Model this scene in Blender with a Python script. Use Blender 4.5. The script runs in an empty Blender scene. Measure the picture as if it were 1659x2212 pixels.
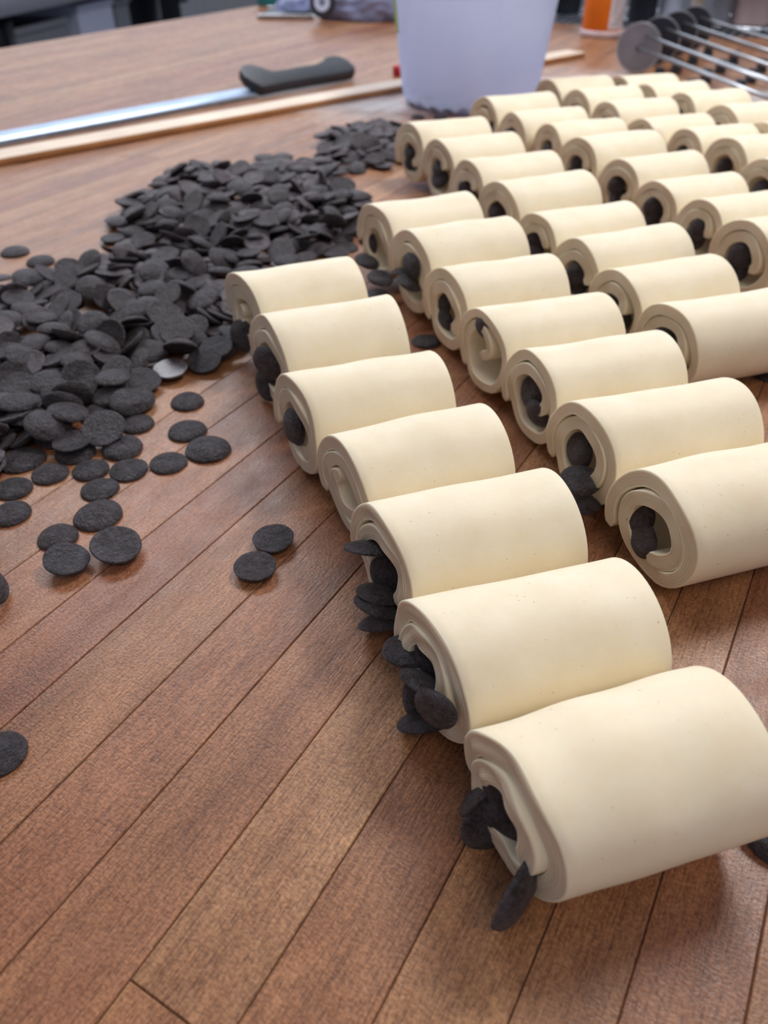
import bpy, bmesh, math, random
from mathutils import Vector, Matrix, Quaternion, noise

# ------------------------------------------------------------------ camera, world, lights, exposure
scene = bpy.context.scene
COL = scene.collection
H = 0.27                                  # camera height above the table top (z = 0 is the table top)
PITCH = math.radians(39.06)
cam_d = bpy.data.cameras.new('camera')
cam = bpy.data.objects.new('camera', cam_d); COL.objects.link(cam)
cam.location = (0, 0, H)
cam.rotation_euler = (math.radians(90) - PITCH, 0, 0)
cam_d.sensor_fit = 'HORIZONTAL'; cam_d.sensor_width = 36.0
cam_d.lens = 36.0 * 1660.0 / 1659.0
cam_d.clip_start = 0.01; cam_d.clip_end = 60
cam_d.dof.use_dof = True
cam_d.dof.focus_distance = 0.335
cam_d.dof.aperture_fstop = 12.5
scene.camera = cam

scene.view_settings.view_transform = 'Standard'
scene.view_settings.look = 'None'
scene.view_settings.gamma = 1.0
scene.view_settings.use_curve_mapping = False
scene.view_settings.exposure = 0.0

w = bpy.data.worlds.new('world'); scene.world = w; w.use_nodes = True
w.node_tree.nodes['Background'].inputs[0].default_value = (0.72, 0.76, 0.90, 1)
w.node_tree.nodes['Background'].inputs[1].default_value = 0.34

def area(name, loc, target, size, power, color):
    d = bpy.data.lights.new(name, 'AREA'); d.shape = 'RECTANGLE'; d.size, d.size_y = size
    d.energy = power; d.color = color
    o = bpy.data.objects.new(name, d); COL.objects.link(o); o.location = loc
    o.rotation_euler = (Vector(target) - Vector(loc)).to_track_quat('-Z', 'Y').to_euler()
    return o
area('overhead_light', (0.85, 1.25, 1.65), (0.25, 0.6, 0), (0.8, 0.4), 28, (1.0, 0.975, 0.945))
area('overhead_light', (-1.0, 2.6, 1.8), (-0.5, 1.7, 0), (1.6, 0.5), 36, (0.94, 0.96, 1.0))
area('overhead_light', (0.5, -0.8, 1.75), (0.2, 0.4, 0), (1.2, 0.6), 8.5, (1.0, 0.80, 0.58))  # added warm fill, imitates wood bounce on the near sides of the rolls
area('added_sheen_light', (-0.5, 6.6, 1.35), (-0.2, 1.0, 0), (7.0, 1.3), 62, (0.80, 0.88, 1.0))  # unseen bluish light added for sheen on the far boards and blade

# ------------------------------------------------------------------ helpers
CO, SI = math.cos(PITCH), math.sin(PITCH)
def ray(px, py):
    a = (px - 829.5) / 1660.0; b = (py - 1106.0) / 1660.0
    return Vector((a, CO - b * SI, -SI - b * CO))
def ground(px, py, z=0.0):
    d = ray(px, py); t = (z - H) / d.z
    return Vector((d.x * t, d.y * t, z))
def at(px, py, Y):
    d = ray(px, py); t = Y / d.y
    return Vector((d.x * t, Y, H + d.z * t))

def tag(o, label=None, cat=None, group=None, kind=None):
    if label: o['label'] = label
    if cat: o['category'] = cat
    if group: o['group'] = group
    if kind: o['kind'] = kind
    return o
def empty(name, loc=(0, 0, 0), rz=0.0):
    o = bpy.data.objects.new(name, None); COL.objects.link(o)
    o.location = loc; o.rotation_euler = (0, 0, rz); o.empty_display_size = 0.02
    return o
def link(name, me, parent=None):
    o = bpy.data.objects.new(name, me); COL.objects.link(o)
    if parent is not None: o.parent = parent
    return o
def mesh(name, verts, faces, mats, parent=None, smooth=True, mi=None):
    me = bpy.data.meshes.new(name); me.from_pydata(verts, [], faces)
    for m in (mats if isinstance(mats, (list, tuple)) else [mats]): me.materials.append(m)
    if smooth: me.polygons.foreach_set('use_smooth', [True] * len(me.polygons))
    if mi: me.polygons.foreach_set('material_index', mi)
    me.update()
    return link(name, me, parent)
class MB:
    def __init__(s): s.v = []; s.f = []
    def add(s, v, f):
        b = len(s.v); s.v += [tuple(p) for p in v]; s.f += [tuple(i + b for i in q) for q in f]
    def box(s, x0, x1, y0, y1, z0, z1, M=None):
        v = [Vector((x, y, z)) for z in (z0, z1) for y in (y0, y1) for x in (x0, x1)]
        if M is not None: v = [M @ p for p in v]
        s.add(v, [(0, 2, 3, 1), (4, 5, 7, 6), (0, 1, 5, 4), (2, 6, 7, 3), (0, 4, 6, 2), (1, 3, 7, 5)])
    def tube(s, p, q, r, n=8, r2=None):
        p = Vector(p); q = Vector(q); d = (q - p).normalized(); r2 = r if r2 is None else r2
        a = d.orthogonal().normalized(); b = d.cross(a); v = []
        for c, rr in ((p, r), (q, r2)):
            for i in range(n):
                t = 2 * math.pi * i / n; v.append(c + a * rr * math.cos(t) + b * rr * math.sin(t))
        f = [(i, (i + 1) % n, n + (i + 1) % n, n + i) for i in range(n)]
        f += [tuple(range(n))[::-1], tuple(range(n, 2 * n))]
        s.add(v, f)
    def lathe(s, prof, n=32, c=(0, 0, 0), close=False):
        v = []; f = []; m = len(prof)
        for i in range(n):
            t = 2 * math.pi * i / n
            for r, z in prof: v.append((c[0] + r * math.cos(t), c[1] + r * math.sin(t), c[2] + z))
        for i in range(n):
            j = (i + 1) % n
            for k in range(m - 1): f.append((i * m + k, j * m + k, j * m + k + 1, i * m + k + 1))
            if close: f.append((i * m + m - 1, j * m + m - 1, j * m, i * m))
        s.add(v, f)
    def prism(s, pts, z0, z1, M=None):
        n = len(pts); v = [Vector((x, y, z0)) for x, y in pts] + [Vector((x, y, z1)) for x, y in pts]
        if M is not None: v = [M @ p for p in v]
        s.add(v, [tuple(range(n))[::-1], tuple(range(n, 2 * n))] + [(i, (i + 1) % n, n + (i + 1) % n, n + i) for i in range(n)])
    def build(s, name, mats, parent=None, smooth=False, bevel=0, seg=2, loc=None, rz=0):
        o = mesh(name, s.v, s.f, mats, parent, smooth)
        if bevel:
            m = o.modifiers.new('bevel', 'BEVEL'); m.width = bevel; m.segments = seg; m.limit_method = 'ANGLE'; m.angle_limit = 0.6
            o.data.polygons.foreach_set('use_smooth', [True] * len(o.data.polygons))
        if loc is not None: o.location = loc; o.rotation_euler = (0, 0, rz)
        return o

# ------------------------------------------------------------------ materials
def nt(name):
    m = bpy.data.materials.new(name); m.use_nodes = True
    return m, m.node_tree.nodes, m.node_tree.links, m.node_tree.nodes['Principled BSDF']
def plain(name, col, rough=0.5, metal=0.0, spec=0.5, var=0.06, scale=40, bump=0.0, trans=0.0):
    m, N, L, P = nt(name)
    tc = N.new('ShaderNodeTexCoord'); no = N.new('ShaderNodeTexNoise'); no.inputs['Scale'].default_value = scale
    no.inputs['Detail'].default_value = 4
    L.new(tc.outputs['Object'], no.inputs['Vector'])
    r = N.new('ShaderNodeValToRGB')
    r.color_ramp.elements[0].position = 0.3; r.color_ramp.elements[1].position = 0.7
    r.color_ramp.elements[0].color = tuple(c * (1 - var) for c in col) + (1,)
    r.color_ramp.elements[1].color = tuple(min(1, c * (1 + var)) for c in col) + (1,)
    L.new(no.outputs['Fac'], r.inputs['Fac']); L.new(r.outputs['Color'], P.inputs['Base Color'])
    P.inputs['Roughness'].default_value = rough; P.inputs['Metallic'].default_value = metal
    P.inputs['Specular IOR Level'].default_value = spec
    if trans: P.inputs['Transmission Weight'].default_value = trans
    if bump:
        b = N.new('ShaderNodeBump'); b.inputs['Strength'].default_value = bump; b.inputs['Distance'].default_value = 0.001
        L.new(no.outputs['Fac'], b.inputs['Height']); L.new(b.outputs['Normal'], P.inputs['Normal'])
    return m
def noise_tex(N, L, vec, scale, detail=3, rough=0.5):
    n = N.new('ShaderNodeTexNoise'); n.inputs['Scale'].default_value = scale; n.inputs['Detail'].default_value = detail
    n.inputs['Roughness'].default_value = rough; L.new(vec, n.inputs['Vector']); return n.outputs['Fac']
def mapping(N, L, vec, sc, off=None):
    m = N.new('ShaderNodeMapping'); m.inputs['Scale'].default_value = sc; L.new(vec, m.inputs['Vector'])
    if off is not None: L.new(off, m.inputs['Location'])
    return m.outputs['Vector']
def ramp(N, L, fac, stops):
    r = N.new('ShaderNodeValToRGB'); e = r.color_ramp.elements
    while len(e) < len(stops): e.new(0.5)
    for i, (p, c) in enumerate(stops): e[i].position = p; e[i].color = tuple(c) + (1,) if len(c) == 3 else c
    L.new(fac, r.inputs['Fac']); return r.outputs['Color']
def mixc(N, L, mode, fac, a, b):
    m = N.new('ShaderNodeMix'); m.data_type = 'RGBA'; m.blend_type = mode
    for s, v in ((0, fac), (6, a), (7, b)):
        if isinstance(v, (int, float)): m.inputs[s].default_value = v
        elif isinstance(v, tuple): m.inputs[s].default_value = v + (1,) if len(v) == 3 else v
        else: L.new(v, m.inputs[s])
    return m.outputs[2]
def math_(N, L, op, a, b=0.0, c=None):
    m = N.new('ShaderNodeMath'); m.operation = op
    for i, v in enumerate((a, b) if c is None else (a, b, c)):
        if isinstance(v, (int, float)): m.inputs[i].default_value = v
        else: L.new(v, m.inputs[i])
    return m.outputs[0]

def wood_material():
    m, N, L, P = nt('maple_plank')
    tc = N.new('ShaderNodeTexCoord'); oi = N.new('ShaderNodeObjectInfo')
    off = N.new('ShaderNodeVectorMath'); off.operation = 'SCALE'; off.inputs['Scale'].default_value = 37.0
    cmb = N.new('ShaderNodeCombineXYZ'); L.new(oi.outputs['Random'], cmb.inputs[0]); L.new(oi.outputs['Random'], cmb.inputs[1]); L.new(oi.outputs['Random'], cmb.inputs[2])
    L.new(cmb.outputs[0], off.inputs[0])
    ob = tc.outputs['Object']
    def V(sx, sy): return mapping(N, L, ob, (sx, sy, 1), off.outputs[0])
    base = ramp(N, L, oi.outputs['Random'], [(0.0, (0.300, 0.128, 0.060)), (0.2, (0.350, 0.172, 0.082)), (0.4, (0.265, 0.098, 0.050)),
                                             (0.6, (0.390, 0.205, 0.104)), (0.8, (0.310, 0.140, 0.068)), (1.0, (0.365, 0.180, 0.084))])
    broad = ramp(N, L, noise_tex(N, L, V(5, 40), 1.0, 3), [(0.3, (0.70, 0.66, 0.66)), (0.5, (1, 1, 1)), (0.72, (1.25, 1.30, 1.34))])
    c = mixc(N, L, 'MULTIPLY', 0.9, base, broad)
    blotch = ramp(N, L, noise_tex(N, L, V(26, 50), 1.0, 4), [(0.32, (0.80, 0.74, 0.74)), (0.55, (1, 1, 1)), (0.75, (1.12, 1.14, 1.10))])
    c = mixc(N, L, 'MULTIPLY', 0.8, c, blotch)
    # long dark pores along the grain
    grain = noise_tex(N, L, V(22, 900), 1.0, 4, 0.6)
    c = mixc(N, L, 'MULTIPLY', 0.8, c, ramp(N, L, grain, [(0.34, (0.66, 0.60, 0.60)), (0.50, (1, 1, 1)), (0.75, (1.08, 1.08, 1.08))]))
    pores = noise_tex(N, L, V(230, 1500), 1.0, 2, 0.6)
    c = mixc(N, L, 'MULTIPLY', 0.75, c, ramp(N, L, pores, [(0.32, (0.50, 0.42, 0.40)), (0.46, (1, 1, 1)), (0.72, (1.22, 1.22, 1.20))]))
    # ray flecks: short light ticks
    fleck = noise_tex(N, L, V(900, 620), 1.0, 2, 0.5)
    c = mixc(N, L, 'MULTIPLY', 0.7, c, ramp(N, L, fleck, [(0.36, (0.66, 0.60, 0.57)), (0.52, (1, 1, 1)), (0.70, (1.32, 1.32, 1.28))]))
    # faint cross cuts left by knives
    cross = noise_tex(N, L, V(700, 26), 1.0, 3, 0.5)
    cz = noise_tex(N, L, V(12, 18), 1.0, 2)
    cm = math_(N, L, 'MULTIPLY', ramp(N, L, cross, [(0.62, (0, 0, 0)), (0.68, (1, 1, 1))]), ramp(N, L, cz, [(0.5, (0, 0, 0)), (0.62, (1, 1, 1))]))
    c = mixc(N, L, 'MULTIPLY', math_(N, L, 'MULTIPLY', cm, 0.5), c, (0.55, 0.48, 0.46))
    # grey wear stains
    st = noise_tex(N, L, V(34, 60), 1.0, 5, 0.7)
    c = mixc(N, L, 'MIX', math_(N, L, 'MULTIPLY', ramp(N, L, st, [(0.66, (0, 0, 0)), (0.78, (1, 1, 1))]), 0.55), c, (0.16, 0.10, 0.07))
    # flour film on the far end of the table and around the bucket (own patchy shape)
    geo = N.new('ShaderNodeNewGeometry')
    fl = noise_tex(N, L, mapping(N, L, geo.outputs['Position'], (5, 9, 1)), 1.0, 5, 0.65)
    def blob(cx, cy, rx, ry):
        mp = N.new('ShaderNodeMapping'); mp.vector_type = 'POINT'
        mp.inputs['Scale'].default_value = (1 / rx, 1 / ry, 0); mp.inputs['Location'].default_value = (-cx / rx, -cy / ry, 0)
        L.new(geo.outputs['Position'], mp.inputs['Vector'])
        ln = N.new('ShaderNodeVectorMath'); ln.operation = 'LENGTH'; L.new(mp.outputs[0], ln.inputs[0])
        return math_(N, L, 'MAXIMUM', math_(N, L, 'SUBTRACT', 1.0, ln.outputs['Value']), 0.0)
    bl = math_(N, L, 'ADD', math_(N, L, 'ADD', blob(-0.02, 1.38, 0.22, 0.16), blob(0.32, 1.55, 0.20, 0.20)), blob(0.62, 1.40, 0.2, 0.12))
    fm = math_(N, L, 'MULTIPLY', bl, ramp(N, L, fl, [(0.35, (0, 0, 0)), (0.6, (1, 1, 1))]))
    fm = math_(N, L, 'MINIMUM', math_(N, L, 'MULTIPLY', fm, 0.9), 0.55)
    c = mixc(N, L, 'MIX', fm, c, (0.72, 0.72, 0.76))
    L.new(c, P.inputs['Base Color'])
    rg = ramp(N, L, noise_tex(N, L, V(60, 90), 1.0, 3), [(0.3, (0.34, 0.34, 0.34)), (0.7, (0.46, 0.46, 0.46))])
    L.new(rg, P.inputs['Roughness']); P.inputs['Specular IOR Level'].default_value = 0.5
    hgt = math_(N, L, 'ADD', math_(N, L, 'MULTIPLY', fleck, 0.7), math_(N, L, 'ADD', math_(N, L, 'MULTIPLY', pores, 0.5), math_(N, L, 'MULTIPLY', grain, 0.5)))
    b = N.new('ShaderNodeBump'); b.inputs['Strength'].default_value = 0.45; b.inputs['Distance'].default_value = 0.0006
    L.new(hgt, b.inputs['Height']); L.new(b.outputs['Normal'], P.inputs['Normal'])
    return m

def dough_material(name, face):
    m, N, L, P = nt(name)
    tc = N.new('ShaderNodeTexCoord'); ob = tc.outputs['Object']
    oi = N.new('ShaderNodeObjectInfo')
    mp = N.new('ShaderNodeMapping'); L.new(ob, mp.inputs['Vector']); cmb = N.new('ShaderNodeCombineXYZ')
    L.new(math_(N, L, 'MULTIPLY', oi.outputs['Random'], 9.0), cmb.inputs[0]); L.new(cmb.outputs[0], mp.inputs['Location'])
    v = mp.outputs['Vector']
    a, bcol = ((0.835, 0.735, 0.545), (0.885, 0.805, 0.64)) if not face else ((0.72, 0.60, 0.44), (0.80, 0.69, 0.53))
    c = ramp(N, L, noise_tex(N, L, v, 45, 4, 0.6), [(0.3, a), (0.7, bcol)])
    if face:
        uv = N.new('ShaderNodeUVMap'); sx = N.new('ShaderNodeSeparateXYZ'); L.new(uv.outputs[0], sx.inputs[0])
        wob = math_(N, L, 'MULTIPLY', noise_tex(N, L, v, 90, 2), 1.6)
        ph = math_(N, L, 'ADD', math_(N, L, 'MULTIPLY', sx.outputs[1], 60.0), wob)
        ln = math_(N, L, 'SINE', ph)
        c = mixc(N, L, 'MULTIPLY', 0.8, c, ramp(N, L, math_(N, L, 'MULTIPLY_ADD', ln, 0.5, 0.5), [(0.0, (0.80, 0.76, 0.72)), (0.6, (1, 1, 1)), (1.0, (1.06, 1.06, 1.06))]))
        bh = math_(N, L, 'MULTIPLY', ln, 0.5)
    else:
        bh = noise_tex(N, L, v, 240, 4, 0.6)
    sp = noise_tex(N, L, v, 620, 1)
    c = mixc(N, L, 'MULTIPLY', math_(N, L, 'MULTIPLY', ramp(N, L, sp, [(0.76, (0, 0, 0)), (0.80, (1, 1, 1))]), 0.7), c, (0.55, 0.42, 0.28))
    L.new(c, P.inputs['Base Color']); P.inputs['Roughness'].default_value = 0.55
    P.inputs['Specular IOR Level'].default_value = 0.35
    P.inputs['Subsurface Weight'].default_value = 0.35
    P.inputs['Subsurface Radius'].default_value = (1.0, 0.6, 0.3); P.inputs['Subsurface Scale'].default_value = 0.004
    b = N.new('ShaderNodeBump'); b.inputs['Strength'].default_value = 0.35; b.inputs['Distance'].default_value = 0.0003
    L.new(bh, b.inputs['Height']); L.new(b.outputs['Normal'], P.inputs['Normal'])
    return m

def choc_material(name='dark_chocolate', shiny=False):
    m, N, L, P = nt(name)
    tc = N.new('ShaderNodeTexCoord'); ob = tc.outputs['Object']; oi = N.new('ShaderNodeObjectInfo')
    v = mapping(N, L, ob, (1, 1, 1)); mp = v.node
    cmb = N.new('ShaderNodeCombineXYZ'); L.new(math_(N, L, 'MULTIPLY', oi.outputs['Random'], 50.0), cmb.inputs[0]); L.new(cmb.outputs[0], mp.inputs['Location'])
    base = ramp(N, L, oi.outputs['Random'], [(0.0, (0.018, 0.011, 0.012)), (0.5, (0.025, 0.018, 0.022)), (1.0, (0.036, 0.024, 0.024))])
    bloom = ramp(N, L, noise_tex(N, L, v, 1.6, 6, 0.75), [(0.40, (0, 0, 0)), (0.75, (1, 1, 1))])
    c = mixc(N, L, 'MIX', math_(N, L, 'MULTIPLY', bloom, 0.7), base, (0.165, 0.150, 0.190))
    fine = ramp(N, L, noise_tex(N, L, v, 9.0, 7, 0.9), [(0.50, (0, 0, 0)), (0.66, (1, 1, 1))])
    c = mixc(N, L, 'MIX', math_(N, L, 'MULTIPLY', fine, 0.6), c, (0.26, 0.23, 0.25))
    L.new(c, P.inputs['Base Color'])
    P.inputs['Roughness'].default_value = 0.34 if shiny else 0.46
    P.inputs['Specular IOR Level'].default_value = 1.0 if shiny else 0.6
    b = N.new('ShaderNodeBump'); b.inputs['Strength'].default_value = 0.12 if shiny else 0.7; b.inputs['Distance'].default_value = 0.025
    L.new(noise_tex(N, L, v, 5.0, 5, 0.7), b.inputs['Height']); L.new(b.outputs['Normal'], P.inputs['Normal'])
    return m

M_WOOD = wood_material()
M_DOUGH = dough_material('dough_skin', False)
M_FACE = dough_material('dough_cut_face', True)
M_CHOC = choc_material()
M_CHOC_SHINY = choc_material('glossy_chocolate', True)
M_JOINT = plain('dark_glue_joint', (0.035, 0.018, 0.014), 0.8)
M_STEEL = plain('brushed_steel', (0.52, 0.54, 0.57), 0.32, 1.0, var=0.05, scale=30)
M_BLADE = plain('knife_blade_steel', (0.42, 0.52, 0.68), 0.38, 1.0, var=0.12, scale=18)
M_GREYMETAL = plain('dull_grey_metal', (0.27, 0.27, 0.30), 0.45, 0.6, var=0.1)
M_SHADEDMETAL = plain('shaded_steel', (0.045, 0.048, 0.065), 0.4, 0.5)  # steel with shade mixed into its base colour
M_STEELTOP = plain('matt_steel_top', (0.30, 0.31, 0.38), 0.45, 0.3)
M_CHROME = plain('chrome_wire', (0.70, 0.72, 0.75), 0.2, 1.0)
M_BLACKPL = plain('black_textured_plastic', (0.028, 0.032, 0.042), 0.42, bump=0.5, scale=500, var=0.2)
M_LATH = plain('pale_lath_wood', (0.80, 0.66, 0.54), 0.6, var=0.12, scale=14)
M_LATHSIDE = plain('brown_lath_edge', (0.42, 0.19, 0.07), 0.6, var=0.2, scale=20)
M_FLOOR = plain('dark_floor_tile', (0.060, 0.055, 0.060), 0.5, var=0.15, scale=6)
M_WALL = plain('pale_kitchen_wall', (0.62, 0.63, 0.68), 0.7)
M_DARK = plain('dark_navy_plastic', (0.018, 0.022, 0.035), 0.5)
M_WHITE = plain('white_plastic', (0.62, 0.68, 0.88), 0.45)
M_GREYBIN = plain('grey_plastic', (0.24, 0.25, 0.30), 0.5)
M_ORANGE = plain('orange_plastic', (0.86, 0.20, 0.012), 0.4)
M_PAPER = plain('white_paper_label', (0.68, 0.64, 0.68), 0.6)
M_INK = plain('grey_print', (0.28, 0.24, 0.30), 0.6)
M_PINK = plain('pinkish_plastic', (0.62, 0.48, 0.50), 0.5)
M_CLOTH = plain('blue_grey_cloth', (0.26, 0.30, 0.50), 0.75, var=0.25, scale=9)
M_TEAL = plain('teal_plastic', (0.02, 0.20, 0.22), 0.5)
M_GREEN = plain('lime_green_sticker', (0.36, 0.52, 0.07), 0.5)
M_RED = plain('red_plastic', (0.50, 0.015, 0.03), 0.4)

def bucket_material():
    m, N, L, P = nt('translucent_white_plastic')
    out = N['Material Output'] if 'Material Output' in N else [n for n in N if n.type == 'OUTPUT_MATERIAL'][0]
    d = N.new('ShaderNodeBsdfDiffuse'); d.inputs['Color'].default_value = (0.76, 0.81, 0.97, 1)
    t = N.new('ShaderNodeBsdfTranslucent'); t.inputs['Color'].default_value = (0.78, 0.84, 0.99, 1)
    tr = N.new('ShaderNodeBsdfTransparent'); tr.inputs['Color'].default_value = (0.85, 0.86, 0.95, 1)
    g = N.new('ShaderNodeBsdfGlossy'); g.inputs['Roughness'].default_value = 0.25
    tc = N.new('ShaderNodeTexCoord'); nz = noise_tex(N, L, tc.outputs['Object'], 9, 3)
    m1 = N.new('ShaderNodeMixShader'); m1.inputs[0].default_value = 0.45; L.new(d.outputs[0], m1.inputs[1]); L.new(t.outputs[0], m1.inputs[2])
    m2 = N.new('ShaderNodeMixShader'); sz = N.new('ShaderNodeSeparateXYZ'); L.new(tc.outputs['Object'], sz.inputs[0])
    low = math_(N, L, 'MAXIMUM', math_(N, L, 'SUBTRACT', 1.0, math_(N, L, 'MULTIPLY', sz.outputs[2], 28.0)), 0.0)
    L.new(math_(N, L, 'MULTIPLY', nz, math_(N, L, 'MULTIPLY_ADD', low, 0.75, 0.34)), m2.inputs[0]); L.new(m1.outputs[0], m2.inputs[1]); L.new(tr.outputs[0], m2.inputs[2])
    m3 = N.new('ShaderNodeMixShader'); m3.inputs[0].default_value = 0.05; L.new(m2.outputs[0], m3.inputs[1]); L.new(g.outputs[0], m3.inputs[2])
    L.new(m3.outputs[0], out.inputs['Surface'])
    return m
M_BUCKET = bucket_material()

# ------------------------------------------------------------------ the room
def structure(name, x0, x1, y0, y1, z0, z1, mat):
    b = MB(); b.box(x0, x1, y0, y1, z0, z1); o = b.build(name, mat); o['kind'] = 'structure'; return o
structure('floor', -5, 5, -2.5, 7.2, -0.95, -0.90, M_FLOOR)
structure('wall_back', -5, 5, 7.0, 7.2, -0.90, 2.1, M_WALL)
structure('wall_left', -5.2, -5, -2.5, 7.2, -0.90, 2.1, M_WALL)
structure('wall_right', 5, 5.2, -2.5, 7.2, -0.90, 2.1, M_WALL)

# ------------------------------------------------------------------ the butcher block table
UX, UY = 0.50341, 0.86405                 # direction the planks run
ANG = math.atan2(UY, UX)
TAB = empty('butcher_block_table', (0, 0, -0.9))
tag(TAB, 'large maple butcher block worktop under the pastry rolls and chocolate discs', 'table')
U0, U1 = -0.08, 2.235                     # extent along the planks
N_LEFT = -6.26 * 0.27
joints = [-1.14, -0.99, -0.863, -0.711, -0.577, -0.439, -0.300, -0.168, -0.035, 0.072, 0.197]
joints = [j * 0.27 for j in joints]
rnd = random.Random(11)
while joints[-1] < 0.40: joints.append(joints[-1] + 0.27 * rnd.uniform(0.120, 0.145))
while joints[0] > N_LEFT + 0.045: joints.insert(0, joints[0] - 0.27 * rnd.uniform(0.125, 0.145))
joints.insert(0, N_LEFT)
TT = 0.045
def un(u, n): return Vector((UX * u + UY * n, UY * u - UX * n, 0))
for a, b in zip(joints[:-1], joints[1:]):
    cuts = [U0]; u = U0 + rnd.uniform(0.25, 0.9)
    if -1.3 * 0.27 < a < 0.25 * 0.27: u = U0 + rnd.uniform(0.75, 1.0)
    if abs(a - (-0.439 * 0.27)) < 0.001: cuts.append(0.0424)
    while u < U1 - 0.18: cuts.append(u); u += rnd.uniform(0.45, 1.1)
    cuts.append(U1)
    for c0, c1 in zip(cuts[:-1], cuts[1:]):
        g = 0.0002; hl = (c1 - c0) / 2 - g; hw = (b - a) / 2 - g; e = 0.0004
        dz = rnd.uniform(-0.0001, 0.0)
        v = []
        for (x, y, z) in ((hl, hw, -TT), (hl, hw, -e), (hl - e, hw - e, 0)):
            v += [(-x, -y, z), (x, -y, z), (x, y, z), (-x, y, z)]
        f = [(3, 2, 1, 0), (8, 9, 10, 11)]
        for k in (0, 4):
            for i in range(4): j = (i + 1) % 4; f.append((k + i, k + j, k + 4 + j, k + 4 + i))
        o = mesh('plank', v, f, M_WOOD, TAB, smooth=False)
        p = un((c0 + c1) / 2, (a + b) / 2); o.location = (p.x, p.y, 0.9 + dz); o.rotation_euler = (0, 0, ANG)
b = MB(); b.box(U0 + .001, U1 - .001, -joints[-1] + .001, -joints[0] - .001, -TT + .002, -0.0007)
o = b.build('glue_joint', M_JOINT, TAB, loc=(0, 0, 0.9), rz=ANG)
b = MB(); b.box(U0 + .03, U1 - .03, -joints[-1] + .04, -joints[0] - .04, -0.13, -TT - .0005)
b.build('apron', M_GREYMETAL, TAB, loc=(0, 0, 0.9), rz=ANG)
for uu in (U0 + .07, U1 - .07):
    for n_ in (joints[0] + .08, joints[-1] - .08):
        b = MB(); b.tube((0, 0, 0), (0, 0, 0.769), 0.022, 16); p = un(uu, n_)
        b.build('leg', M_STEEL, TAB, smooth=False, loc=(p.x, p.y, 0.0))

# ------------------------------------------------------------------ chocolate discs
def disc_mesh(name, seed, nseg=30, squash=1.0):
    r_ = random.Random(seed)
    prof = [(0.0, 0.022), (0.60, 0.020), (0.86, 0.010), (0.94, -0.004), (0.985, 0.010), (1.0, 0.045), (0.985, 0.095), (0.93, 0.165), (0.80, 0.250), (0.60, 0.325), (0.35, 0.375), (0.0, 0.395)]
    v = []; f = []; m = len(prof)
    ph = [r_.uniform(0, 6.28) for _ in range(4)]
    v.append((0, 0, prof[0][1] - .19)); v.append((0, 0, prof[-1][1] * squash - .19))
    for i in range(nseg):
        t = 2 * math.pi * i / nseg
        k = 1 + .018 * math.sin(2 * t + ph[0]) + .012 * math.sin(3 * t + ph[1]) + .008 * math.sin(7 * t + ph[2])
        for (r, z) in prof[1:-1]:
            zz = z * (squash if z > .1 else 1) + .018 * math.sin(2 * t + ph[3]) * r * (z > .1)
            v.append((r * k * math.cos(t), r * k * math.sin(t), zz - .19))
    q = m - 2
    for i in range(nseg):
        j = (i + 1) % nseg; a = 2 + i * q; b_ = 2 + j * q
        f.append((0, b_, a)); f.append((1, a + q - 1, b_ + q - 1))
        for k in range(q - 1): f.append((a + k, b_ + k, b_ + k + 1, a + k + 1))
    me = bpy.data.meshes.new(name); me.from_pydata(v, [], f); me.materials.append(M_CHOC)
    me.polygons.foreach_set('use_smooth', [True] * len(f)); me.update(); return me
DISC = [disc_mesh('chocolate_disc_%s' % c, i * 7 + 1, squash=s) for i, (c, s) in enumerate((('a', 1.1), ('b', .92), ('c', 1.25), ('d', 1.02)))]
DISC_LOW = disc_mesh('chocolate_disc_low', 5, nseg=12)
crnd = random.Random(3)
def disc(loc, rot, D, label, group=None, me=None):
    o = bpy.data.objects.new('chocolate_disc', me or crnd.choice(DISC)); COL.objects.link(o)
    o.location = loc; o.rotation_mode = 'QUATERNION'; o.rotation_quaternion = rot; o.scale = (D / 2,) * 3
    return tag(o, label, 'chocolate', group)

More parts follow.
